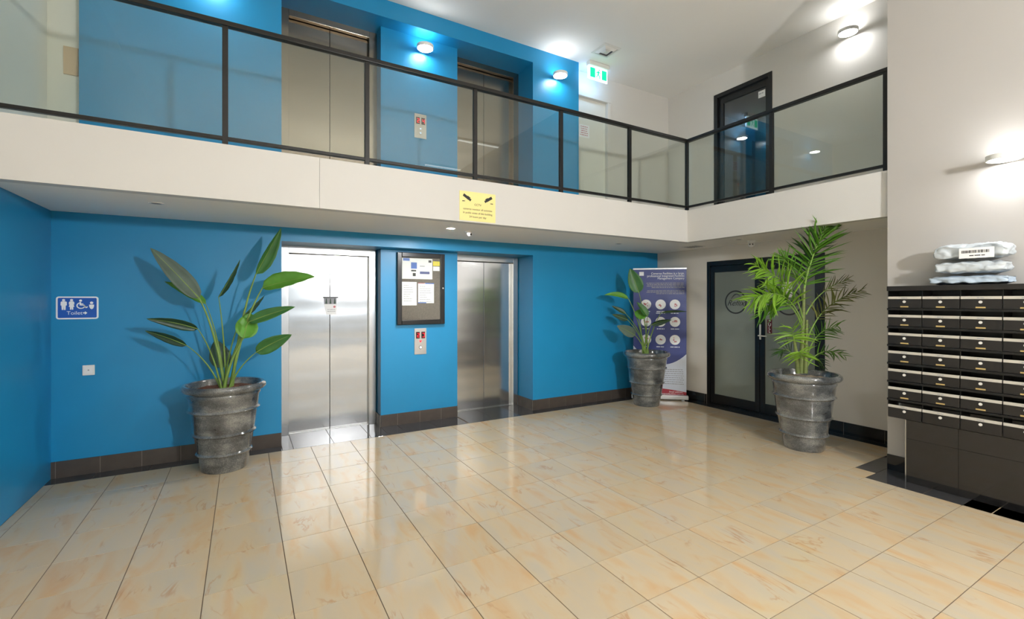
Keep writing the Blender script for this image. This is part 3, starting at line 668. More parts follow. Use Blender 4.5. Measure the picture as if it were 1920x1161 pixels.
# CCTV sign on the fascia
cx0, cx1, cz0, cz1 = 1.85, 2.253, 2.362, 2.655
cs = thing('surveillance_sign', 'pale yellow CCTV warning sign on the white fascia', 'sign', ((cx0+cx1)/2, YB, cz0))
obj('plate', B(cx0, cx1, YB-0.003, YB, cz0, cz1), 'yellow', cs)
yc = YB-0.0032
def camicon(cx, cz, s):
    mb = MB(); a = math.radians(-32); q = lambda x, z: Vector((cx + s*(x*math.cos(a)-z*math.sin(a)), yc, cz + x*math.sin(a)+z*math.cos(a)))
    mb.prism([q(*p) for p in ((-0.045,-0.014),(0.03,-0.014),(0.03,0.014),(-0.045,0.014))], (0,-0.0006,0))
    mb.prism([q(*p) for p in ((0.0,0.012),(0.035,0.012),(0.035,0.020),(0.0,0.020))], (0,-0.0006,0))
    mb.prism([q(*p) for p in ((0.03,-0.01),(0.052,-0.014),(0.052,0.012),(0.03,0.01))], (0,-0.0006,0))
    mb.prism([Vector((cx+s*x, yc, cz+z)) for x, z in ((-0.05,-0.045),(-0.02,-0.042),(-0.02,-0.036),(-0.05,-0.036))], (0,-0.0006,0))
    return mb
obj('camera_pictogram', camicon(cx0+0.08, cz1-0.06, 1), 'ink', cs); obj('camera_pictogram', camicon(cx1-0.08, cz1-0.06, -1), 'ink', cs)
for s, z, sz in (('CCTV', 0.165, 0.030), ('cameras monitor all activities', 0.118, 0.0275), ('in public areas of this building', 0.080, 0.0275), ('24 hours per day', 0.042, 0.0275)):
    text(s, sz, ((cx0+cx1)/2, yc, cz0+z), R, U, 'ink', cs)

# ================================================================== BANNER
A, Bp = Vector((5.375, 5.41, 0)), Vector((5.965, 4.87, 0))
Wb = (Bp-A).length; r_ = (Bp-A).normalized(); nb_ = r_.cross(Vector((0,0,1)))
bn = thing('roll_up_banner', 'navy blue pull-up banner standing in the corner beside the double doors', 'banner', (A+Bp)/2)
def Q(s, z, off=0.0): return A + r_*s + Vector((0,0,z)) + nb_*off
def sheetb(name, pts, m, off, par=bn, th=0.0008): return obj(name, MB().prism([Q(s, z, off) for s, z in pts], nb_*th), m, par)
mb = MB().prism([Q(-0.02, 0.012, -0.045), Q(Wb+0.025, 0.012, -0.045), Q(Wb+0.025, 0.012, 0.05), Q(-0.02, 0.012, 0.05)], (0,0,0.065)); obj('base_cassette', mb, 'alu', bn, bev=0.008)
for s in (0.05, Wb-0.08): obj('foot', MB().prism([Q(s, 0, -0.06), Q(s+0.04, 0, -0.06), Q(s+0.04, 0, 0.09), Q(s, 0, 0.09)], (0,0,0.012)), 'alu', bn)
obj('top_bar', MB().prism([Q(-0.006, 2.045, -0.012), Q(Wb+0.006, 2.045, -0.012), Q(Wb+0.006, 2.045, 0.012), Q(-0.006, 2.045, 0.012)], (0,0,0.025)), 'alu', bn, bev=0.004)
obj('support_pole', MB().tube([Q(Wb/2, 0.07, -0.03), Q(Wb/2, 2.05, -0.014)], 0.01), 'alu', bn)
sh = sheetb('printed_sheet', [(0,0.07),(Wb,0.07),(Wb,2.05),(0,2.05)], 'bwhite', -0.001, th=0.001)
curve = [(Wb*t, 0.84 - 1.02*t + 0.90*t*t) for t in [k/16 for k in range(17)]]
fieldb = sheetb('navy_field', curve + [(Wb,2.045),(0,2.045)], 'bnavy', 0.0004, sh)
sheetb('red_footer', [(0,0.078),(Wb,0.078)] + [(Wb*t, 0.125+0.055*math.sin(math.pi*(0.25+0.75*t))) for t in [1-k/12 for k in range(13)]], 'bred', 0.0004, sh)
for s, z in (('Cameron Facilities is a large,', 1.982), ('professional Integrated Facilities', 1.943), ('Management Company', 1.904)):
    text(s, 0.047, Q(Wb-0.03, z, 0.0018), r_, U, 'glyph', sh, 'RIGHT', sx=0.92)
for k in range(4): dashes(Q(0.2, 1.83-0.023*k, 0.0014), r_, U, Wb-0.23, 0.011, 'softink', sh, 'R', fill=(1,.98,.99,.86)[k])
for k in range(3): dashes(Q(0.2, 1.71-0.023*k, 0.0014), r_, U, Wb-0.23, 0.011, 'softink', sh, 'R', fill=(.98,1,.74)[k])
lg = sheetb('logo_block', [(0.09,1.95),(0.16,1.95),(0.16,2.01),(0.09,2.01)], 'glyph', 0.0014, sh)
for j, zc in enumerate((1.495, 1.222, 0.94)):
    for i, s in enumerate((0.195, 0.415, 0.63)):
        ic = sheetb('icon_disc', circ(s, zc, 0.078, 24), 'glyph', 0.0014, sh)
        g = MB()
        for q in range(7):
            a, rr = random.uniform(0, 6.28), random.uniform(0.0, 0.036); c_ = (s+rr*math.cos(a), zc+rr*math.sin(a))
            g.prism([Q(x, y_, 0.0024) for x, y_ in circ(c_[0], c_[1], random.uniform(0.007, 0.014), 6)], nb_*0.0004)
        obj('icon_print', g, 'redicon', ic)
        for q in range(1 if j else 2): dashes(Q(s-0.075, zc-0.112-0.026*q, 0.0014), r_, U, 0.15, 0.013, 'bwhite', sh, 'C', fill=random.uniform(.7,.95))
for k in range(8): dashes(Q(0.42, 0.475-0.032*k, 0.0014), r_, U, Wb-0.46, 0.009, 'softink', sh, 'R', fill=random.uniform(.85,1))
text('Email address:', 0.036, Q(Wb-0.05, 0.125, 0.0018), r_, U, 'glyph', sh, 'RIGHT'); text('@cameronfacilities.com.au', 0.036, Q(Wb-0.04, 0.093, 0.0018), r_, U, 'glyph', sh, 'RIGHT')
bpf = obj('banner_tag', MB().prism([Q(-0.03, 0.012, 0.055), Q(0.045, 0.012, 0.055), Q(0.045, 0.085, 0.055), Q(-0.03, 0.085, 0.055)], nb_*0.004), 'paper', bn)

# ================================================================== LIGHTS OF THE ROOM, ADDED FILL LIGHTS
def sconce(c, wall_n, label):
    """flat drum fixed to the wall by a short arm, lit lens above and below"""
    c = Vector(c); n = Vector(wall_n)
    r = thing('wall_light', label, 'wall light', c, 'round wall lights')
    rr, h = 0.105, 0.042
    prof = [(rr-0.012, -h/2+0.004), (rr-0.006, -h/2), (rr, -h/2+0.002), (rr, h/2-0.002), (rr-0.006, h/2), (rr-0.012, h/2-0.004)]
    obj('drum', MB().lathe(prof, c, 36), 'white_pl', r, smooth=True)
    obj('lower_lens', MB().disc(c+Vector((0,0,-h/2+0.003)), (0,0,-1), rr-0.013, 0.002, 32), 'lens', r)
    obj('upper_lens', MB().disc(c+Vector((0,0,h/2-0.003)), (0,0,1), rr-0.013, 0.002, 32), 'lens_up', r)
    s = n.cross(Vector((0,0,1))); a = c - n*(0.128); b = c - n*(rr-0.004)
    mb = MB().prism([a+s*0.03+Vector((0,0,-0.014)), b+s*0.03+Vector((0,0,-0.014)), b-s*0.03+Vector((0,0,-0.014)), a-s*0.03+Vector((0,0,-0.014))], (0,0,0.028)); obj('arm', mb, 'white_pl', r)
sconce((1.985, YM-0.128, 4.765), (0,-1,0), 'lit round wall light on the blue panel between the upper lifts')
sconce((3.935, YW-0.128, 4.805), (0,-1,0), 'lit round wall light on the blue wall right of the upper lifts')
sconce((-0.27, YW-0.128, 4.80), (0,-1,0), 'lit round wall light at the top left above the balustrade')
sconce((XGU-0.128, 2.84, 4.86), (-1,0,0), 'lit round wall light on the white upper wall beside the black glass door')
sconce((XP-0.128, 1.17, 2.66), (-1,0,0), 'lit round wall light on the white pillar above the parcels')

def downlight(x, y, lit, label, z=ZS):
    r = thing('downlight', label, 'downlight', (x, y, z), 'soffit downlights')
    obj('trim_ring', MB().lathe([(0.035,-0.004),(0.05,-0.006),(0.053,-0.001),(0.053,0.0)], (x, y, z), 28, caps=False), 'white_pl', r, smooth=True)
    obj('lens', MB().disc((x, y, z-0.001), (0,0,-1), 0.036, 0.002, 24), 'downlens' if lit else 'softink', r)
downlight(1.953, 4.701, True, 'lit downlight in the soffit beside the dome camera')
downlight(-0.611, 4.674, False, 'unlit downlight in the soffit left of the tall leafy plant')
downlight(4.515, 4.825, False, 'unlit downlight in the soffit left of the banner')
downlight(5.53, 3.70, False, 'unlit downlight in the soffit above the double doors')
dc = thing('ceiling_camera', 'white surveillance camera on the soffit beside the lit downlight', 'camera', (2.213, 4.823, ZS))
obj('mount', MB().lathe([(0.042,0),(0.042,-0.012),(0.02,-0.02)], (2.213, 4.823, ZS), 24), 'white_pl', dc, smooth=True)
obj('eyeball', MB().lathe([(0.001,-0.058),(0.018,-0.054),(0.028,-0.04),(0.03,-0.026),(0.024,-0.012)], (2.225, 4.80, ZS), 20), 'white_pl', dc, smooth=True); obj('camera_lens', MB().disc((2.228, 4.775, ZS-0.038), (0.1,-1,-0.4), 0.012, 0.003, 14), 'black', dc)
sc_ = thing('twin_sensor', 'white ball sensor with two dark eyes on the soffit above the double doors', 'sensor', (5.80, 3.70, ZS))
obj('mount', MB().lathe([(0.05,0),(0.05,-0.014),(0.03,-0.02)], (5.80, 3.70, ZS), 24), 'white_pl', sc_, smooth=True)
obj('ball', MB().lathe([(0.002,-0.085),(0.022,-0.08),(0.036,-0.066),(0.04,-0.048),(0.036,-0.03),(0.024,-0.016)], (5.80, 3.70, ZS), 24), 'white_pl', sc_, smooth=True)
vd = Vector((-5.8, -3.7, 0)).normalized(); sd = Vector((vd.y, -vd.x, 0))
for s in (-1, 1): obj('eye', MB().disc(Vector((5.80, 3.70, ZS-0.052))+vd*0.037+sd*0.016*s, vd, 0.009, 0.004, 12), 'black', sc_)
vs = thing('soffit_vent', 'slim grey slot vent in the soffit corner above the banner', 'vent', (5.70, 4.53, ZS))
obj('vent_frame', B(5.60, 5.80, 4.40, 4.66, ZS-0.006, ZS), 'ventgrey', vs, bev=0.002)
for k in range(5): obj('slat', B(5.62, 5.78, 4.43+0.045*k, 4.45+0.045*k, ZS-0.009, ZS-0.0061), 'softink', vs)
# ceiling diffuser: nested square cones
cv = thing('ceiling_vent', 'square white air diffuser in the ceiling near the exit sign', 'vent', (4.50, 5.07, ZC))
def sqring(c, a, b, z0, z1):
    mb = MB()
    A_ = [(-a,-a),(a,-a),(a,a),(-a,a)]; B_ = [(-b,-b),(b,-b),(b,b),(-b,b)]
    for i in range(4):
        j = (i+1) % 4
        mb.prism([Vector((c[0]+A_[i][0], c[1]+A_[i][1], z0)), Vector((c[0]+A_[j][0], c[1]+A_[j][1], z0)), Vector((c[0]+B_[j][0], c[1]+B_[j][1], z1)), Vector((c[0]+B_[i][0], c[1]+B_[i][1], z1))], (0,0,-0.004))
    return mb
obj('outer_frame', sqring((4.50, 5.07), 0.15, 0.118, ZC-0.001, ZC-0.006), 'ventgrey', cv)
for a, b in ((0.115, 0.075), (0.072, 0.035)): obj('louvre', sqring((4.50, 5.07), a, b, ZC-0.002, ZC-0.03), 'ventgrey', cv)
obj('centre_plate', B(4.50-0.034, 4.50+0.034, 5.07-0.034, 5.07+0.034, ZC-0.03, ZC-0.024), 'ventgrey', cv)
obj('throat', B(4.50-0.118, 4.50+0.118, 5.07-0.118, 5.07+0.118, ZC-0.0015, ZC-0.0005), 'softink', cv)
# exit sign
ex0, ex1, ey = 4.475, 4.835, 5.42
es_ = thing('exit_sign', 'lit green and white exit sign hanging under the ceiling', 'exit sign', ((ex0+ex1)/2, ey, ZC))
EZ = 0.155
obj('housing', B(ex0-0.015, ex1+0.015, ey-0.04, ey+0.04, ZC-0.06, ZC), 'ventgrey', es_, bev=0.006)
obj('panel', B(ex0, ex1, ey-0.008, ey+0.008, 4.885, 5.090), 'exitlit', es_, bev=0.012)
pan = ey-0.0085
obj('green_block', B(ex0+0.02, ex0+0.115, pan-0.001, pan, 4.920, 5.065), 'exitgreen', es_); obj('green_block', B(ex1-0.115, ex1-0.02, pan-0.001, pan, 4.920, 5.065), 'exitgreen', es_)
rm = MB(); xm = (ex0+ex1)/2
for p in (circ(xm+0.014, 5.053, 0.012, 12), [(xm-0.012,5.035),(xm+0.014,5.035),(xm+0.008,4.985),(xm-0.016,4.985)], [(xm+0.008,5.030),(xm+0.045,5.010),(xm+0.042,5.000),(xm+0.006,5.015)], [(xm-0.01,5.030),(xm-0.045,5.010),(xm-0.038,4.995),(xm-0.006,5.015)], [(xm-0.004,4.990),(xm+0.032,4.960),(xm+0.03,4.920),(xm+0.018,4.920),(xm+0.016,4.953),(xm-0.012,4.975)], [(xm-0.014,4.990),(xm-0.002,4.980),(xm-0.028,4.940),(xm-0.05,4.933),(xm-0.05,4.945),(xm-0.034,4.951)]):
    rm.prism([Vector((a, pan, b)) for a, b in p], (0,-0.001,0))
obj('running_figure', rm, 'exitgreen', es_)
obj('side_lamp', B(ex0-0.004, ex1+0.004, ey+0.009, ey+0.02, 4.905, 5.075), 'exitglow', es_); obj('status_lamp', MB().disc((xm, ey-0.0352, 5.110), (0,-1,0), 0.006, 0.003, 10), 'red_led', es_)
# linear ceiling lights behind the viewer; square panels are added for general fill
for yy, nm in ((-0.9, 'nearer'), (-3.05, 'farther')):
    xx = 4.6
    lt = thing('linear_ceiling_light', 'slim linear ceiling light over the entrance, the %s of two' % nm, 'ceiling light', (xx, yy, ZC), 'linear ceiling lights')
    obj('housing', B(xx-0.52, xx+0.52, yy-0.045, yy+0.045, ZC-0.045, ZC), 'white_pl', lt, bev=0.004)
    obj('tube', B(xx-0.5, xx+0.5, yy-0.03, yy+0.03, ZC-0.06, ZC-0.046), 'tube', lt)
for j, yy in enumerate((-4.3, -5.9)):
    for i, xx in enumerate((0.0, 1.9, 3.8)):
        lt = thing('added_fill_panel', 'added square fill panel on the unseen ceiling, %s row, %s' % (('front','rear')[j], ('left','centre','right')[i]), 'ceiling light', (xx, yy, ZC), 'added fill panels')
        obj('frame', B(xx-0.6, xx+0.6, yy-0.6, yy+0.6, ZC-0.03, ZC), 'white_pl', lt, bev=0.004)
        obj('diffuser', B(xx-0.57, xx+0.57, yy-0.57, yy+0.57, ZC-0.034, ZC-0.031), 'panel', lt)
pl = thing('added_globe_light', 'added round white globe standing in for an unseen compact light', 'added light', (2.5, -2.5, 2.75))  # invented globe and cord, hung here to cast the leaf shadows
obj('globe', MB().lathe([(0.12*math.cos(math.radians(a)) + 0.001, 0.12*math.sin(math.radians(a))) for a in range(-90, 91, 15)], (2.5, -2.5, 2.75), 24), 'globe', pl, smooth=True)
obj('cord', MB().tube([(2.5, -2.5, 2.87), (2.5, -2.5, ZC)], 0.006), 'black', pl)

# ================================================================== POTTED PLANTS
def planter(c, parent, soilm):
    x, y = c
    k = [(0.185,0.0),(0.192,0.012),(0.206,0.13),(0.212,0.15),(0.224,0.153),(0.231,0.163),(0.224,0.173),(0.218,0.18),(0.24,0.318),(0.244,0.33),(0.257,0.333),(0.264,0.344),(0.256,0.355),(0.250,0.362),(0.272,0.532),(0.276,0.545),(0.289,0.548),(0.296,0.559),(0.288,0.570),(0.280,0.577),
         (0.292,0.68),(0.302,0.70),(0.298,0.712),(0.315,0.724),(0.338,0.738),(0.347,0.758),(0.342,0.782),(0.325,0.795),(0.306,0.792),(0.296,0.775),(0.290,0.72),(0.285,0.70)]
    obj('pot', MB().lathe(k, (x, y, 0.0), 56), 'glaze', parent, smooth=True)
    s = MB(); n, rings = 28, 6; b = 0; s.v.append(Vector((x, y, 0.745)))
    for j in range(1, rings+1):
        for i in range(n):
            a = 2*math.pi*i/n; rr = 0.288*j/rings; s.v.append(Vector((x+rr*math.cos(a), y+rr*math.sin(a), 0.738+random.uniform(-.008,.012)-(0.01 if j == rings else 0))))
    for i in range(n): s.f.append((0, 1+i, 1+(i+1) % n))
    for j in range(rings-1):
        for i in range(n): s.f.append((1+j*n+i, 1+(j+1)*n+i, 1+(j+1)*n+(i+1) % n, 1+j*n+(i+1) % n))
    obj('soil', s, soilm, parent)
def bez(p0, p1, p2, n): return [p0*(1-t)**2 + p1*2*t*(1-t) + p2*t*t for t in [k/n for k in range(n+1)]]
def leaf(base, tip, half, roll, fold, droop, m, parent, asym=1.0):
    base, tip = Vector(base), Vector(tip); ax = (tip-base); L = ax.length; ax.normalize()
    view = ((base+tip)/2 - Vector((0,0,CH))).normalized()
    ac = ax.cross(view).normalized(); nn = ac.cross(ax).normalized()
    q = Matrix.Rotation(math.radians(roll), 3, ax); ac = q @ ac; nn = q @ nn
    mb = MB(); nl, nw = 16, 6; uv = []
    for i in range(nl+1):
        t = i/nl
        wd = half * (math.sin(math.pi*min(1, t**0.72)))**0.72 * (1-0.15*t) if 0 < t < 1 else 0.0015
        ce = base + ax*(L*t) + Vector((0,0,-1))*droop*L*(t*t) + Vector((0,0,1))*droop*L*t*0.5
        for j in range(-nw//2, nw//2+1):
            s = j/(nw/2); k = asym if s < 0 else 1.0
            rip = 0.04*half*math.sin(i*1.9+j)*abs(s)
            mb.v.append(ce + ac*(s*wd*k*math.cos(fold*abs(s))) + nn*(-wd*k*abs(s)*math.sin(fold*abs(s)*0.9+fold*0.3) + rip)); uv.append((t, s*0.5+0.5))
    c = nw+1
    for i in range(nl):
        for j in range(nw): mb.f.append((i*c+j, i*c+j+1, (i+1)*c+j+1, (i+1)*c+j))
    mb.uv = uv
    lf = obj('leaf', mb, m, parent, smooth=True, solid=0.0015)
    # raised midrib
    pts = [mb.v[i*c+nw//2] for i in range(0, nl+1, 2)]
    return lf, pts
def stalk_leaf(parent, root, b, t, half, roll, fold, droop, m, rad=0.013, bend=0.35, asym=1.0):
    b, t = Vector(b), Vector(t); root = Vector(root)
    ctrl = Vector((root.x*(1-bend)+b.x*bend, root.y*(1-bend)+b.y*bend, root.z*0.35+b.z*0.65))
    pts = bez(root, ctrl, b, 10)
    st = obj('leaf_stalk', MB().tube(pts, [rad*(1-0.68*k/10) for k in range(11)], 8), 'stalk', parent, smooth=True)
    lf, mr = leaf(b, t, half, roll, fold, droop, m, st, asym)
    obj('midrib', MB().tube([pts[-1]] + mr[1:], [0.0045*(1-0.8*k/len(mr)) for k in range(len(mr))], 6), 'stalk', st, smooth=True)
# --- bird of paradise left
c1 = (-0.155, 5.10)
pp1 = thing('potted_plant', 'large broad-leaved plant in a ribbed grey pot beside the left lift', 'potted plant', (*c1, 0), 'broad-leaved plants in ribbed pots')
planter(c1, pp1, 'soil')
L1 = [ # leaf base px, tip px, depth Y base/tip, half width, roll, fold, droop, material, asym
 ((374,560),(282,462),5.10,5.08,0.088,12,0.25,0.05,'leafg',1), ((386,570),(309,524),5.22,5.30,0.055,35,0.3,0.1,'leafb',1),
 ((410,557),(450,489),5.05,4.92,0.045,62,0.4,-0.05,'leafd',1), ((480,514),(527,427),5.08,5.02,0.085,28,0.7,0.02,'leaf',1),
 ((492,540),(590,513),5.00,4.86,0.105,-38,0.35,0.12,'leafb',1), ((452,597),(496,554),5.12,5.25,0.04,55,0.5,0.0,'leafd',1),
 ((466,604),(553,572),5.02,4.92,0.062,-15,0.3,0.08,'leaf',1), ((456,635),(470,586),4.98,5.12,0.105,8,0.25,0.05,'leafb',1),
 ((480,661),(547,624),5.03,4.95,0.078,10,0.2,0.1,'leaf',1), ((418,690),(404,637),5.28,5.33,0.10,10,0.2,0.0,'leafd',1),
 ((371,617),(275,592),5.05,4.95,0.052,-20,0.35,0.14,'leafd',1), ((350,648),(272,617),5.10,5.12,0.045,-25,0.3,0.1,'leafd',1)]
for k, (b, t, yb0, yt0, hf, ro, fo, dr, m, asy) in enumerate(L1):
    a = 2*math.pi*k/len(L1); pb = PY(*b, yb0)
    root = Vector((c1[0] + 0.045*math.cos(a)+0.22*(pb.x-c1[0]), c1[1]+0.06*math.sin(a), 0.735))
    stalk_leaf(pp1, root, pb, PY(*t, yt0), hf, ro, fo, dr, m, rad=0.016 if k in (0,3,4,7) else 0.0095, asym=asy)
# --- second one in the corner
c2 = (5.225, 4.99)
pp2 = thing('potted_plant', 'smaller broad-leaved plant in a ribbed pot in front of the navy banner', 'potted plant', (*c2, 0), 'broad-leaved plants in ribbed pots')
planter(c2, pp2, 'pebble')
def PC(u, v, off):                             # point at the plant's own distance, off metres nearer (-) or farther (+)
    return PD(u, v, depth_of(*c2) + off)
L2 = [((1198,549),(1181,503),-0.02,0.0,0.115,5,0.25,0.03,'leaf'), ((1178,560),(1133,545),-0.05,-0.10,0.05,35,0.3,0.35,'leafb'), ((1214,594),(1194,565),-0.1,-0.05,0.065,35,0.4,0.1,'leaf'),
 ((1199,599),(1202,579),-0.12,0.05,0.095,10,0.2,0.1,'leafb'), ((1221,609),(1259,597),-0.05,-0.1,0.055,35,0.4,0.15,'leafd'), ((1240,586),(1288,580),0.05,0.0,0.03,40,0.5,0.2,'leafd'),
 ((1191,629),(1157,609),-0.15,-0.2,0.085,5,0.2,0.1,'leafg'), ((1177,600),(1148,589),0.08,0.05,0.05,5,0.2,0.05,'leafd'), ((1173,588),(1147,573),0.12,0.15,0.04,25,0.2,0.05,'leafd')]
for k, (b, t, ob, ot, hf, ro, fo, dr, m) in enumerate(L2):
    a = 2*math.pi*k/len(L2); pb = PC(*b, ob)
    root = Vector((c2[0] + 0.05*math.cos(a)+0.08*(pb.x-c2[0]), c2[1]+0.04*math.sin(a)+0.08*(pb.y-c2[1]), 0.735))
    stalk_leaf(pp2, root, pb, PC(*t, ot), hf, ro, fo, dr, m, rad=0.012)
# --- palm
c3 = (5.15, 2.70)
pp3 = thing('potted_palm', 'feathery green palm in a ribbed dark grey pot before the double doors', 'potted palm', (*c3, 0))
planter(c3, pp3, 'pebble')
D3 = depth_of(*c3)
def P3(u, v, off): return PD(u, v, D3 + off)
lm = {}
def leaflet_mesh(m):
    if m in lm: return lm[m]
    me = bpy.data.meshes.new('leaflet'); v, f, uv = [], [], []
    n = 5
    for i in range(n+1):
        t = i/n; wd = 0.5*(math.sin(math.pi*(0.12+0.88*t)**0.8))**0.8 if t < 1 else 0.0
        z = -0.16*t*t
        v += [(t, -wd, z+0.12*wd), (t, 0, z), (t, wd, z+0.12*wd)]; uv += [(t,0),(t,.5),(t,1)]
    for i in range(n): f += [(3*i,3*i+3,3*i+4,3*i+1),(3*i+1,3*i+4,3*i+5,3*i+2)]
    me.from_pydata(v, [], f); ul = me.uv_layers.new(name='uv')
    for lp in me.loops: ul.data[lp.index].uv = uv[lp.vertex_index]
    for p in me.polygons: p.use_smooth = True
    me.materials.append(M[m]); lm[m] = me; return me
NLEAF = [0]
def frond(pts, ln, num, m, start=0.25, width=0.02, angle=55, rad=0.008, up=None, endk=0.45):
    """rachis through pts (bezier of 3-4 points), paired leaflets along it"""
    pts = [Vector(p) for p in pts]; width *= 0.62; ln *= 1.12; num = int(round(num*1.2))
    if len(pts) == 3: path = bez(*pts, 14)
    else:
        path = [pts[0]*(1-t)**3 + pts[1]*3*t*(1-t)**2 + pts[2]*3*t*t*(1-t) + pts[3]*t**3 for t in [k/14 for k in range(15)]]
    fr_ = obj('frond', MB().tube(path, [rad*(1-0.75*k/14) for k in range(15)], 6), 'stalk', pp3, smooth=True)
    extra = MB(); me = leaflet_mesh(m)
    for k in range(num):
        for s in (-1, 1):
            tt = start + (1-start)*min(0.99, max(0.01, (k+0.5+random.uniform(-.3,.3))/num)); x = tt*14; i = min(int(x), 13); p = path[i].lerp(path[i+1], x-i)
            tg = (path[i+1]-path[i]).normalized()
            view = (p - Vector((0,0,CH))).normalized()
            side = tg.cross(view).normalized(); nrm = side.cross(tg).normalized()
            ang = math.radians(angle*(1-0.6*tt) + random.uniform(-12, 12))
            d = (tg*math.cos(ang) + side*s*math.sin(ang)*0.92 + nrm*random.uniform(-0.5, 0.4) + Vector((0,0,-0.06))).normalized()
            yv = nrm.cross(d).normalized(); yv = Matrix.Rotation(random.uniform(-.8,.8), 3, d) @ yv; zv = d.cross(yv).normalized()
            if zv.z < 0: zv, yv = -zv, -yv
            l = ln*(math.sin(math.pi*(0.18+0.72*tt)))**0.6*random.uniform(.8,1.15); l = max(l, ln*endk)
            q = p - WL[fr_]; dr = l*random.uniform(0.6, 1.9)
            mt = Matrix(((d.x*l, yv.x*width, zv.x*dr, q.x), (d.y*l, yv.y*width, zv.y*dr, q.y), (d.z*l, yv.z*width, zv.z*dr, q.z), (0,0,0,1)))
            if NLEAF[0] < 300:
                o = bpy.data.objects.new('leaflet', me); COL.objects.link(o); o.parent = fr_; o.matrix_local = mt; WL[o] = p
            else:
                b0 = len(extra.v); extra.v += [mt @ v.co + WL[fr_] for v in me.vertices]; extra.f += [tuple(b0+i for i in pl_.vertices) for pl_ in me.polygons]
            NLEAF[0] += 1
    if extra.v: obj('leaflets', extra, m, fr_, smooth=True, kind='stuff')
def cane(pts, r0, r1):
    pts = [Vector(p) for p in pts]; path = bez(*pts, 8)
    obj('cane', MB().tube(path, [r0+(r1-r0)*k/8 for k in range(9)], 10), 'cane', pp3, smooth=True)
cane([P3(1502,700,0), P3(1506,610,0), P3(1508,540,0)], 0.026, 0.013)
cane([P3(1496,700,-0.05), P3(1494,665,-0.06), P3(1489,636,-0.07)], 0.022, 0.014)
cane([P3(1510,700,-0.03), P3(1512,650,-0.03), P3(1513,600,-0.02)], 0.022, 0.012)
cane([P3(1506,700,0.05), P3(1507,650,0.06), P3(1506,600,0.06)], 0.020, 0.012)
frond([P3(1508,545,0), P3(1513,500,0), P3(1535,450,-0.02), P3(1559,408,-0.05)], 0.312, 21, 'palm', 0.05, 0.022, 62, 0.010)
frond([P3(1506,600,0), P3(1488,520,-0.1), P3(1450,520,-0.2), P3(1416,497,-0.3)], 0.252, 18, 'palmb', 0.3, 0.020, 62)
frond([P3(1507,575,0.05), P3(1497,515,0.05), P3(1480,495,0.05), P3(1462,478,0.05)], 0.192, 10, 'palm', 0.4, 0.018, 55)
frond([P3(1506,610,0), P3(1480,535,-0.1), P3(1440,545,-0.25), P3(1402,566,-0.4)], 0.264, 19, 'palmb', 0.2, 0.019, 62)
frond([P3(1506,620,0), P3(1485,550,-0.05), P3(1450,555,-0.15), P3(1425,590,-0.25)], 0.240, 15, 'palm', 0.25, 0.018, 62)
frond([P3(1513,670,0), P3(1522,635,0.0), P3(1540,615,0.02), P3(1572,612,0.02)], 0.180, 10, 'palm', 0.35, 0.014, 70)
frond([P3(1512,692,0), P3(1522,662,0.0), P3(1552,648,0.02), P3(1584,668,0.02)], 0.132, 8, 'palm', 0.4, 0.012, 65)
frond([P3(1489,640,-0.08), P3(1487,628,-0.1), P3(1484,616,-0.12)], 0.204, 9, 'palmb', 0.0, 0.013, 100, 0.006, endk=0.7)
frond([P3(1503,672,-0.2), P3(1502,664,-0.22), P3(1500,660,-0.26)], 0.180, 6, 'palmb', 0.0, 0.018, 125, 0.006, endk=0.8)
frond([P3(1512,640,0), P3(1530,590,0), P3(1555,562,0.03), P3(1616,545,0.05)], 0.192, 17, 'palmo', 0.3, 0.014, 62)
frond([P3(1511,590,0.05), P3(1525,560,0.08), P3(1550,535,0.1), P3(1592,524,0.1)], 0.156, 9, 'palmo', 0.5, 0.012, 50)
frond([P3(1507,545,0.05), P3(1512,500,0.1), P3(1522,465,0.18), P3(1540,430,0.25)], 0.288, 14, 'palmd', 0.1, 0.022, 60)
frond([P3(1498,692,0.05), P3(1480,640,0.1), P3(1462,662,0.1)], 0.168, 6, 'palmd', 0.35, 0.012, 65)
frond([P3(1512,690,0.08), P3(1530,655,0.12), P3(1545,690,0.12)], 0.120, 6, 'palmd', 0.35, 0.012, 65)

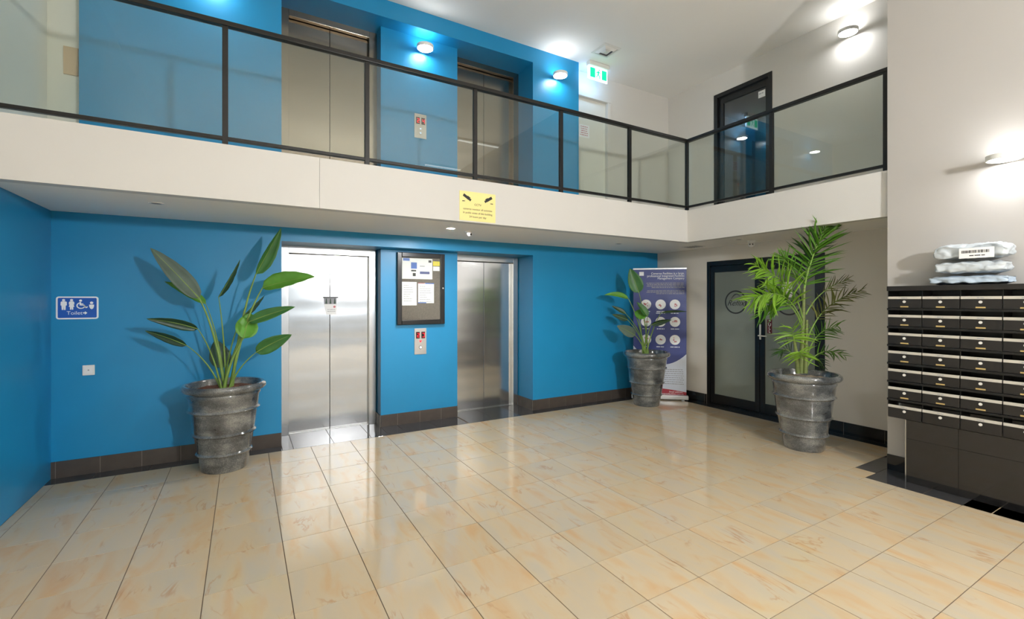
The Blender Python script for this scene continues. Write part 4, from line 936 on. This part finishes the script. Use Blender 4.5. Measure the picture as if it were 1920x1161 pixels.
# ================================================================== LETTERBOXES
MX, MY1, MZ0, MZ1 = 4.93, 1.873, 0.536, 1.688
mbk = thing('letterbox_bank', 'black bank of letterboxes with brass number plates on the white pillar', 'letterboxes', (MX, 1.0, MZ0))
cols = [1.873, 1.635, 1.396, 1.157, 0.918, 0.679]
rowp = (MZ1 - 0.045 - MZ0) / 7.0
obj('back_panel', B(XP-0.02, XP, cols[-1], MY1, MZ0+0.1, MZ1-0.04), 'mailshelf', mbk)
obj('top_cap', B(MX-0.012, XP, cols[-1]-0.01, MY1+0.004, MZ1-0.042, MZ1), 'mailblack', mbk, bev=0.003)
for yv in cols: obj('divider', B(MX+0.012, XP-0.02, yv-0.003, yv+0.003, MZ0+0.003, MZ1-0.042), 'mailshelf', mbk)
for r in range(7):
    zt_ = MZ1 - 0.042 - rowp*r; zb2 = zt_ - rowp
    if r: obj('shelf', B(MX-0.014, XP-0.02, cols[-1], MY1+0.001, zt_-0.010, zt_+0.008), 'mailshelf', mbk, bev=0.002)
    for c in range(5):
        ya, yb3 = cols[c+1]+0.004, cols[c]-0.004
        dh0, dh1 = zb2+0.010, zb2+0.109
        if r == 6: dh0 = zb2+0.0
        d = obj('letterbox_door', B(MX, MX+0.012, ya, yb3, dh0, dh1-0.023), 'mailblack', mbk, bev=0.0015)
        ym = (ya+yb3)/2
        obj('name_strip', B(MX-0.003, MX+0.012, ya, yb3, dh1-0.022, dh1), 'mailstrip', d, bev=0.001)
        obj('lock', MB().disc((MX-0.0002, ym, dh1-0.045), (-1,0,0), 0.011, 0.006, 16), 'satin', d)
        if r < 6 and not (r == 4 and c == 0): obj('number_plate', B(MX-0.002, MX, ym-0.028, ym+0.028, dh0+0.006, dh0+0.017), 'brass', d)
        dashes((MX-0.0033, ym+0.02, dh1-0.0125), R5, U5, 0.04, 0.006, 'softink', d)
obj('bottom_panel', B(MX+0.012, XP-0.02, cols[-1], MY1, MZ0, MZ0+0.006), 'mailshelf', mbk)
# polished black cladding under the letterboxes
cl = newobj('trim_3', None, (4.94, 1.2, 0)); tag(cl, 'polished black stone cladding under the letterboxes', 'cladding', kind='structure')
yy = [1.745, 1.408, 1.008, 0.608]
zz = [0.002, 0.375, 0.63]
obj('cladding_core', B(4.951, XP, -1.2, 1.744, 0.001, 0.53), 'granite', cl)
for a, b in zip(yy[1:], yy[:-1]):
    obj('cladding_tile', B(4.94, 4.951, a+0.0012, b-0.0012, 0.002, 0.374), 'granite', cl); obj('cladding_tile', B(4.94, 4.951, a+0.0012, b-0.0012, 0.3765, 0.534), 'granite', cl)
obj('edge_trim', B(4.938, 4.952, 1.7445, 1.7525, 0.001, 0.534), 'chrome', cl)

# parcels on the letterboxes
def parcel(name, label, c, size, rz, m, lump, seed):
    rnd = random.Random(seed); mb = MB(); nx, ny, nz = 8, 10, 4
    ids = {}
    def vid(i, j, k):
        if (i,j,k) in ids: return ids[(i,j,k)]
        x, y, z = i/nx*2-1, j/ny*2-1, k/nz*2-1
        pin = 1 - 0.42*(max(abs(x), abs(y))**5)
        px_ = x*(1-0.05*abs(y)**3); py_ = y*(1-0.05*abs(x)**3)
        q = Vector((px_*size[0]/2, py_*size[1]/2, z*pin*size[2]/2 + size[2]/2))
        q += Vector((rnd.uniform(-lump, lump), rnd.uniform(-lump, lump), rnd.uniform(0, lump) if k else 0))
        if k == 0: q.z = max(0.0, (1-pin)*size[2]*0.3)
        q = Matrix.Rotation(rz, 3, 'Z') @ q + Vector(c)
        mb.v.append(q); ids[(i,j,k)] = len(mb.v)-1; return ids[(i,j,k)]
    for i in range(nx):
        for j in range(ny):
            mb.f.append((vid(i,j,0), vid(i,j+1,0), vid(i+1,j+1,0), vid(i+1,j,0))); mb.f.append((vid(i,j,nz), vid(i+1,j,nz), vid(i+1,j+1,nz), vid(i,j+1,nz)))
    for k in range(nz):
        for i in range(nx):
            mb.f.append((vid(i,0,k), vid(i+1,0,k), vid(i+1,0,k+1), vid(i,0,k+1))); mb.f.append((vid(i,ny,k), vid(i,ny,k+1), vid(i+1,ny,k+1), vid(i+1,ny,k)))
        for j in range(ny):
            mb.f.append((vid(0,j,k), vid(0,j,k+1), vid(0,j+1,k+1), vid(0,j+1,k))); mb.f.append((vid(nx,j,k), vid(nx,j+1,k), vid(nx,j+1,k+1), vid(nx,j,k+1)))
    root = thing(name, label, 'parcel', c, 'plastic mail parcels on the letterboxes')
    bag = obj('bag', mb, m, root, smooth=True, sub=2)
    tx = bpy.data.textures.new('crumple', 'CLOUDS'); tx.noise_scale = 0.055; tx.noise_depth = 2
    dm = bag.modifiers.new('crumple', 'DISPLACE'); dm.texture = tx; dm.strength = 0.03; dm.mid_level = 0.85; dm.texture_coords = 'GLOBAL'
    return root
pa = parcel('parcel', 'flat blue-grey plastic parcel at the bottom of the pile on the letterboxes', (5.035, 1.36, MZ1), (0.22, 0.50, 0.075), 0.0, 'parcelB', 0.010, 1)
pb_ = parcel('parcel', 'puffy pale grey parcel in the middle of the pile', (5.04, 1.35, MZ1+0.088), (0.225, 0.44, 0.10), 0.04, 'parcelA', 0.013, 2)
pc_ = parcel('parcel', 'pale parcel with a white barcode label on top of the pile', (5.045, 1.35, MZ1+0.205), (0.22, 0.46, 0.125), -0.04, 'parcelA', 0.015, 3)
lb = obj('address_label', MB().prism([Vector((4.926, y_, z_)) for y_, z_ in ((1.40, 1.895), (1.20, 1.895), (1.20, 1.975), (1.40, 1.975))], (-0.002, 0, 0)), 'paper', pc_)
bars = MB(); yv = 1.385
while yv > 1.23:
    wv = random.choice((0.002, 0.003, 0.005)); bars.box(4.9232, 4.9238, yv-wv, yv, 1.935, 1.957); yv -= wv + random.choice((0.002, 0.004))
obj('barcode', bars, 'ink', lb); dashes((4.9238, 1.34, 1.915), R5, U5, 0.10, 0.007, 'ink', lb)
print('leaflets', NLEAF[0], 'objects', len(bpy.data.objects))
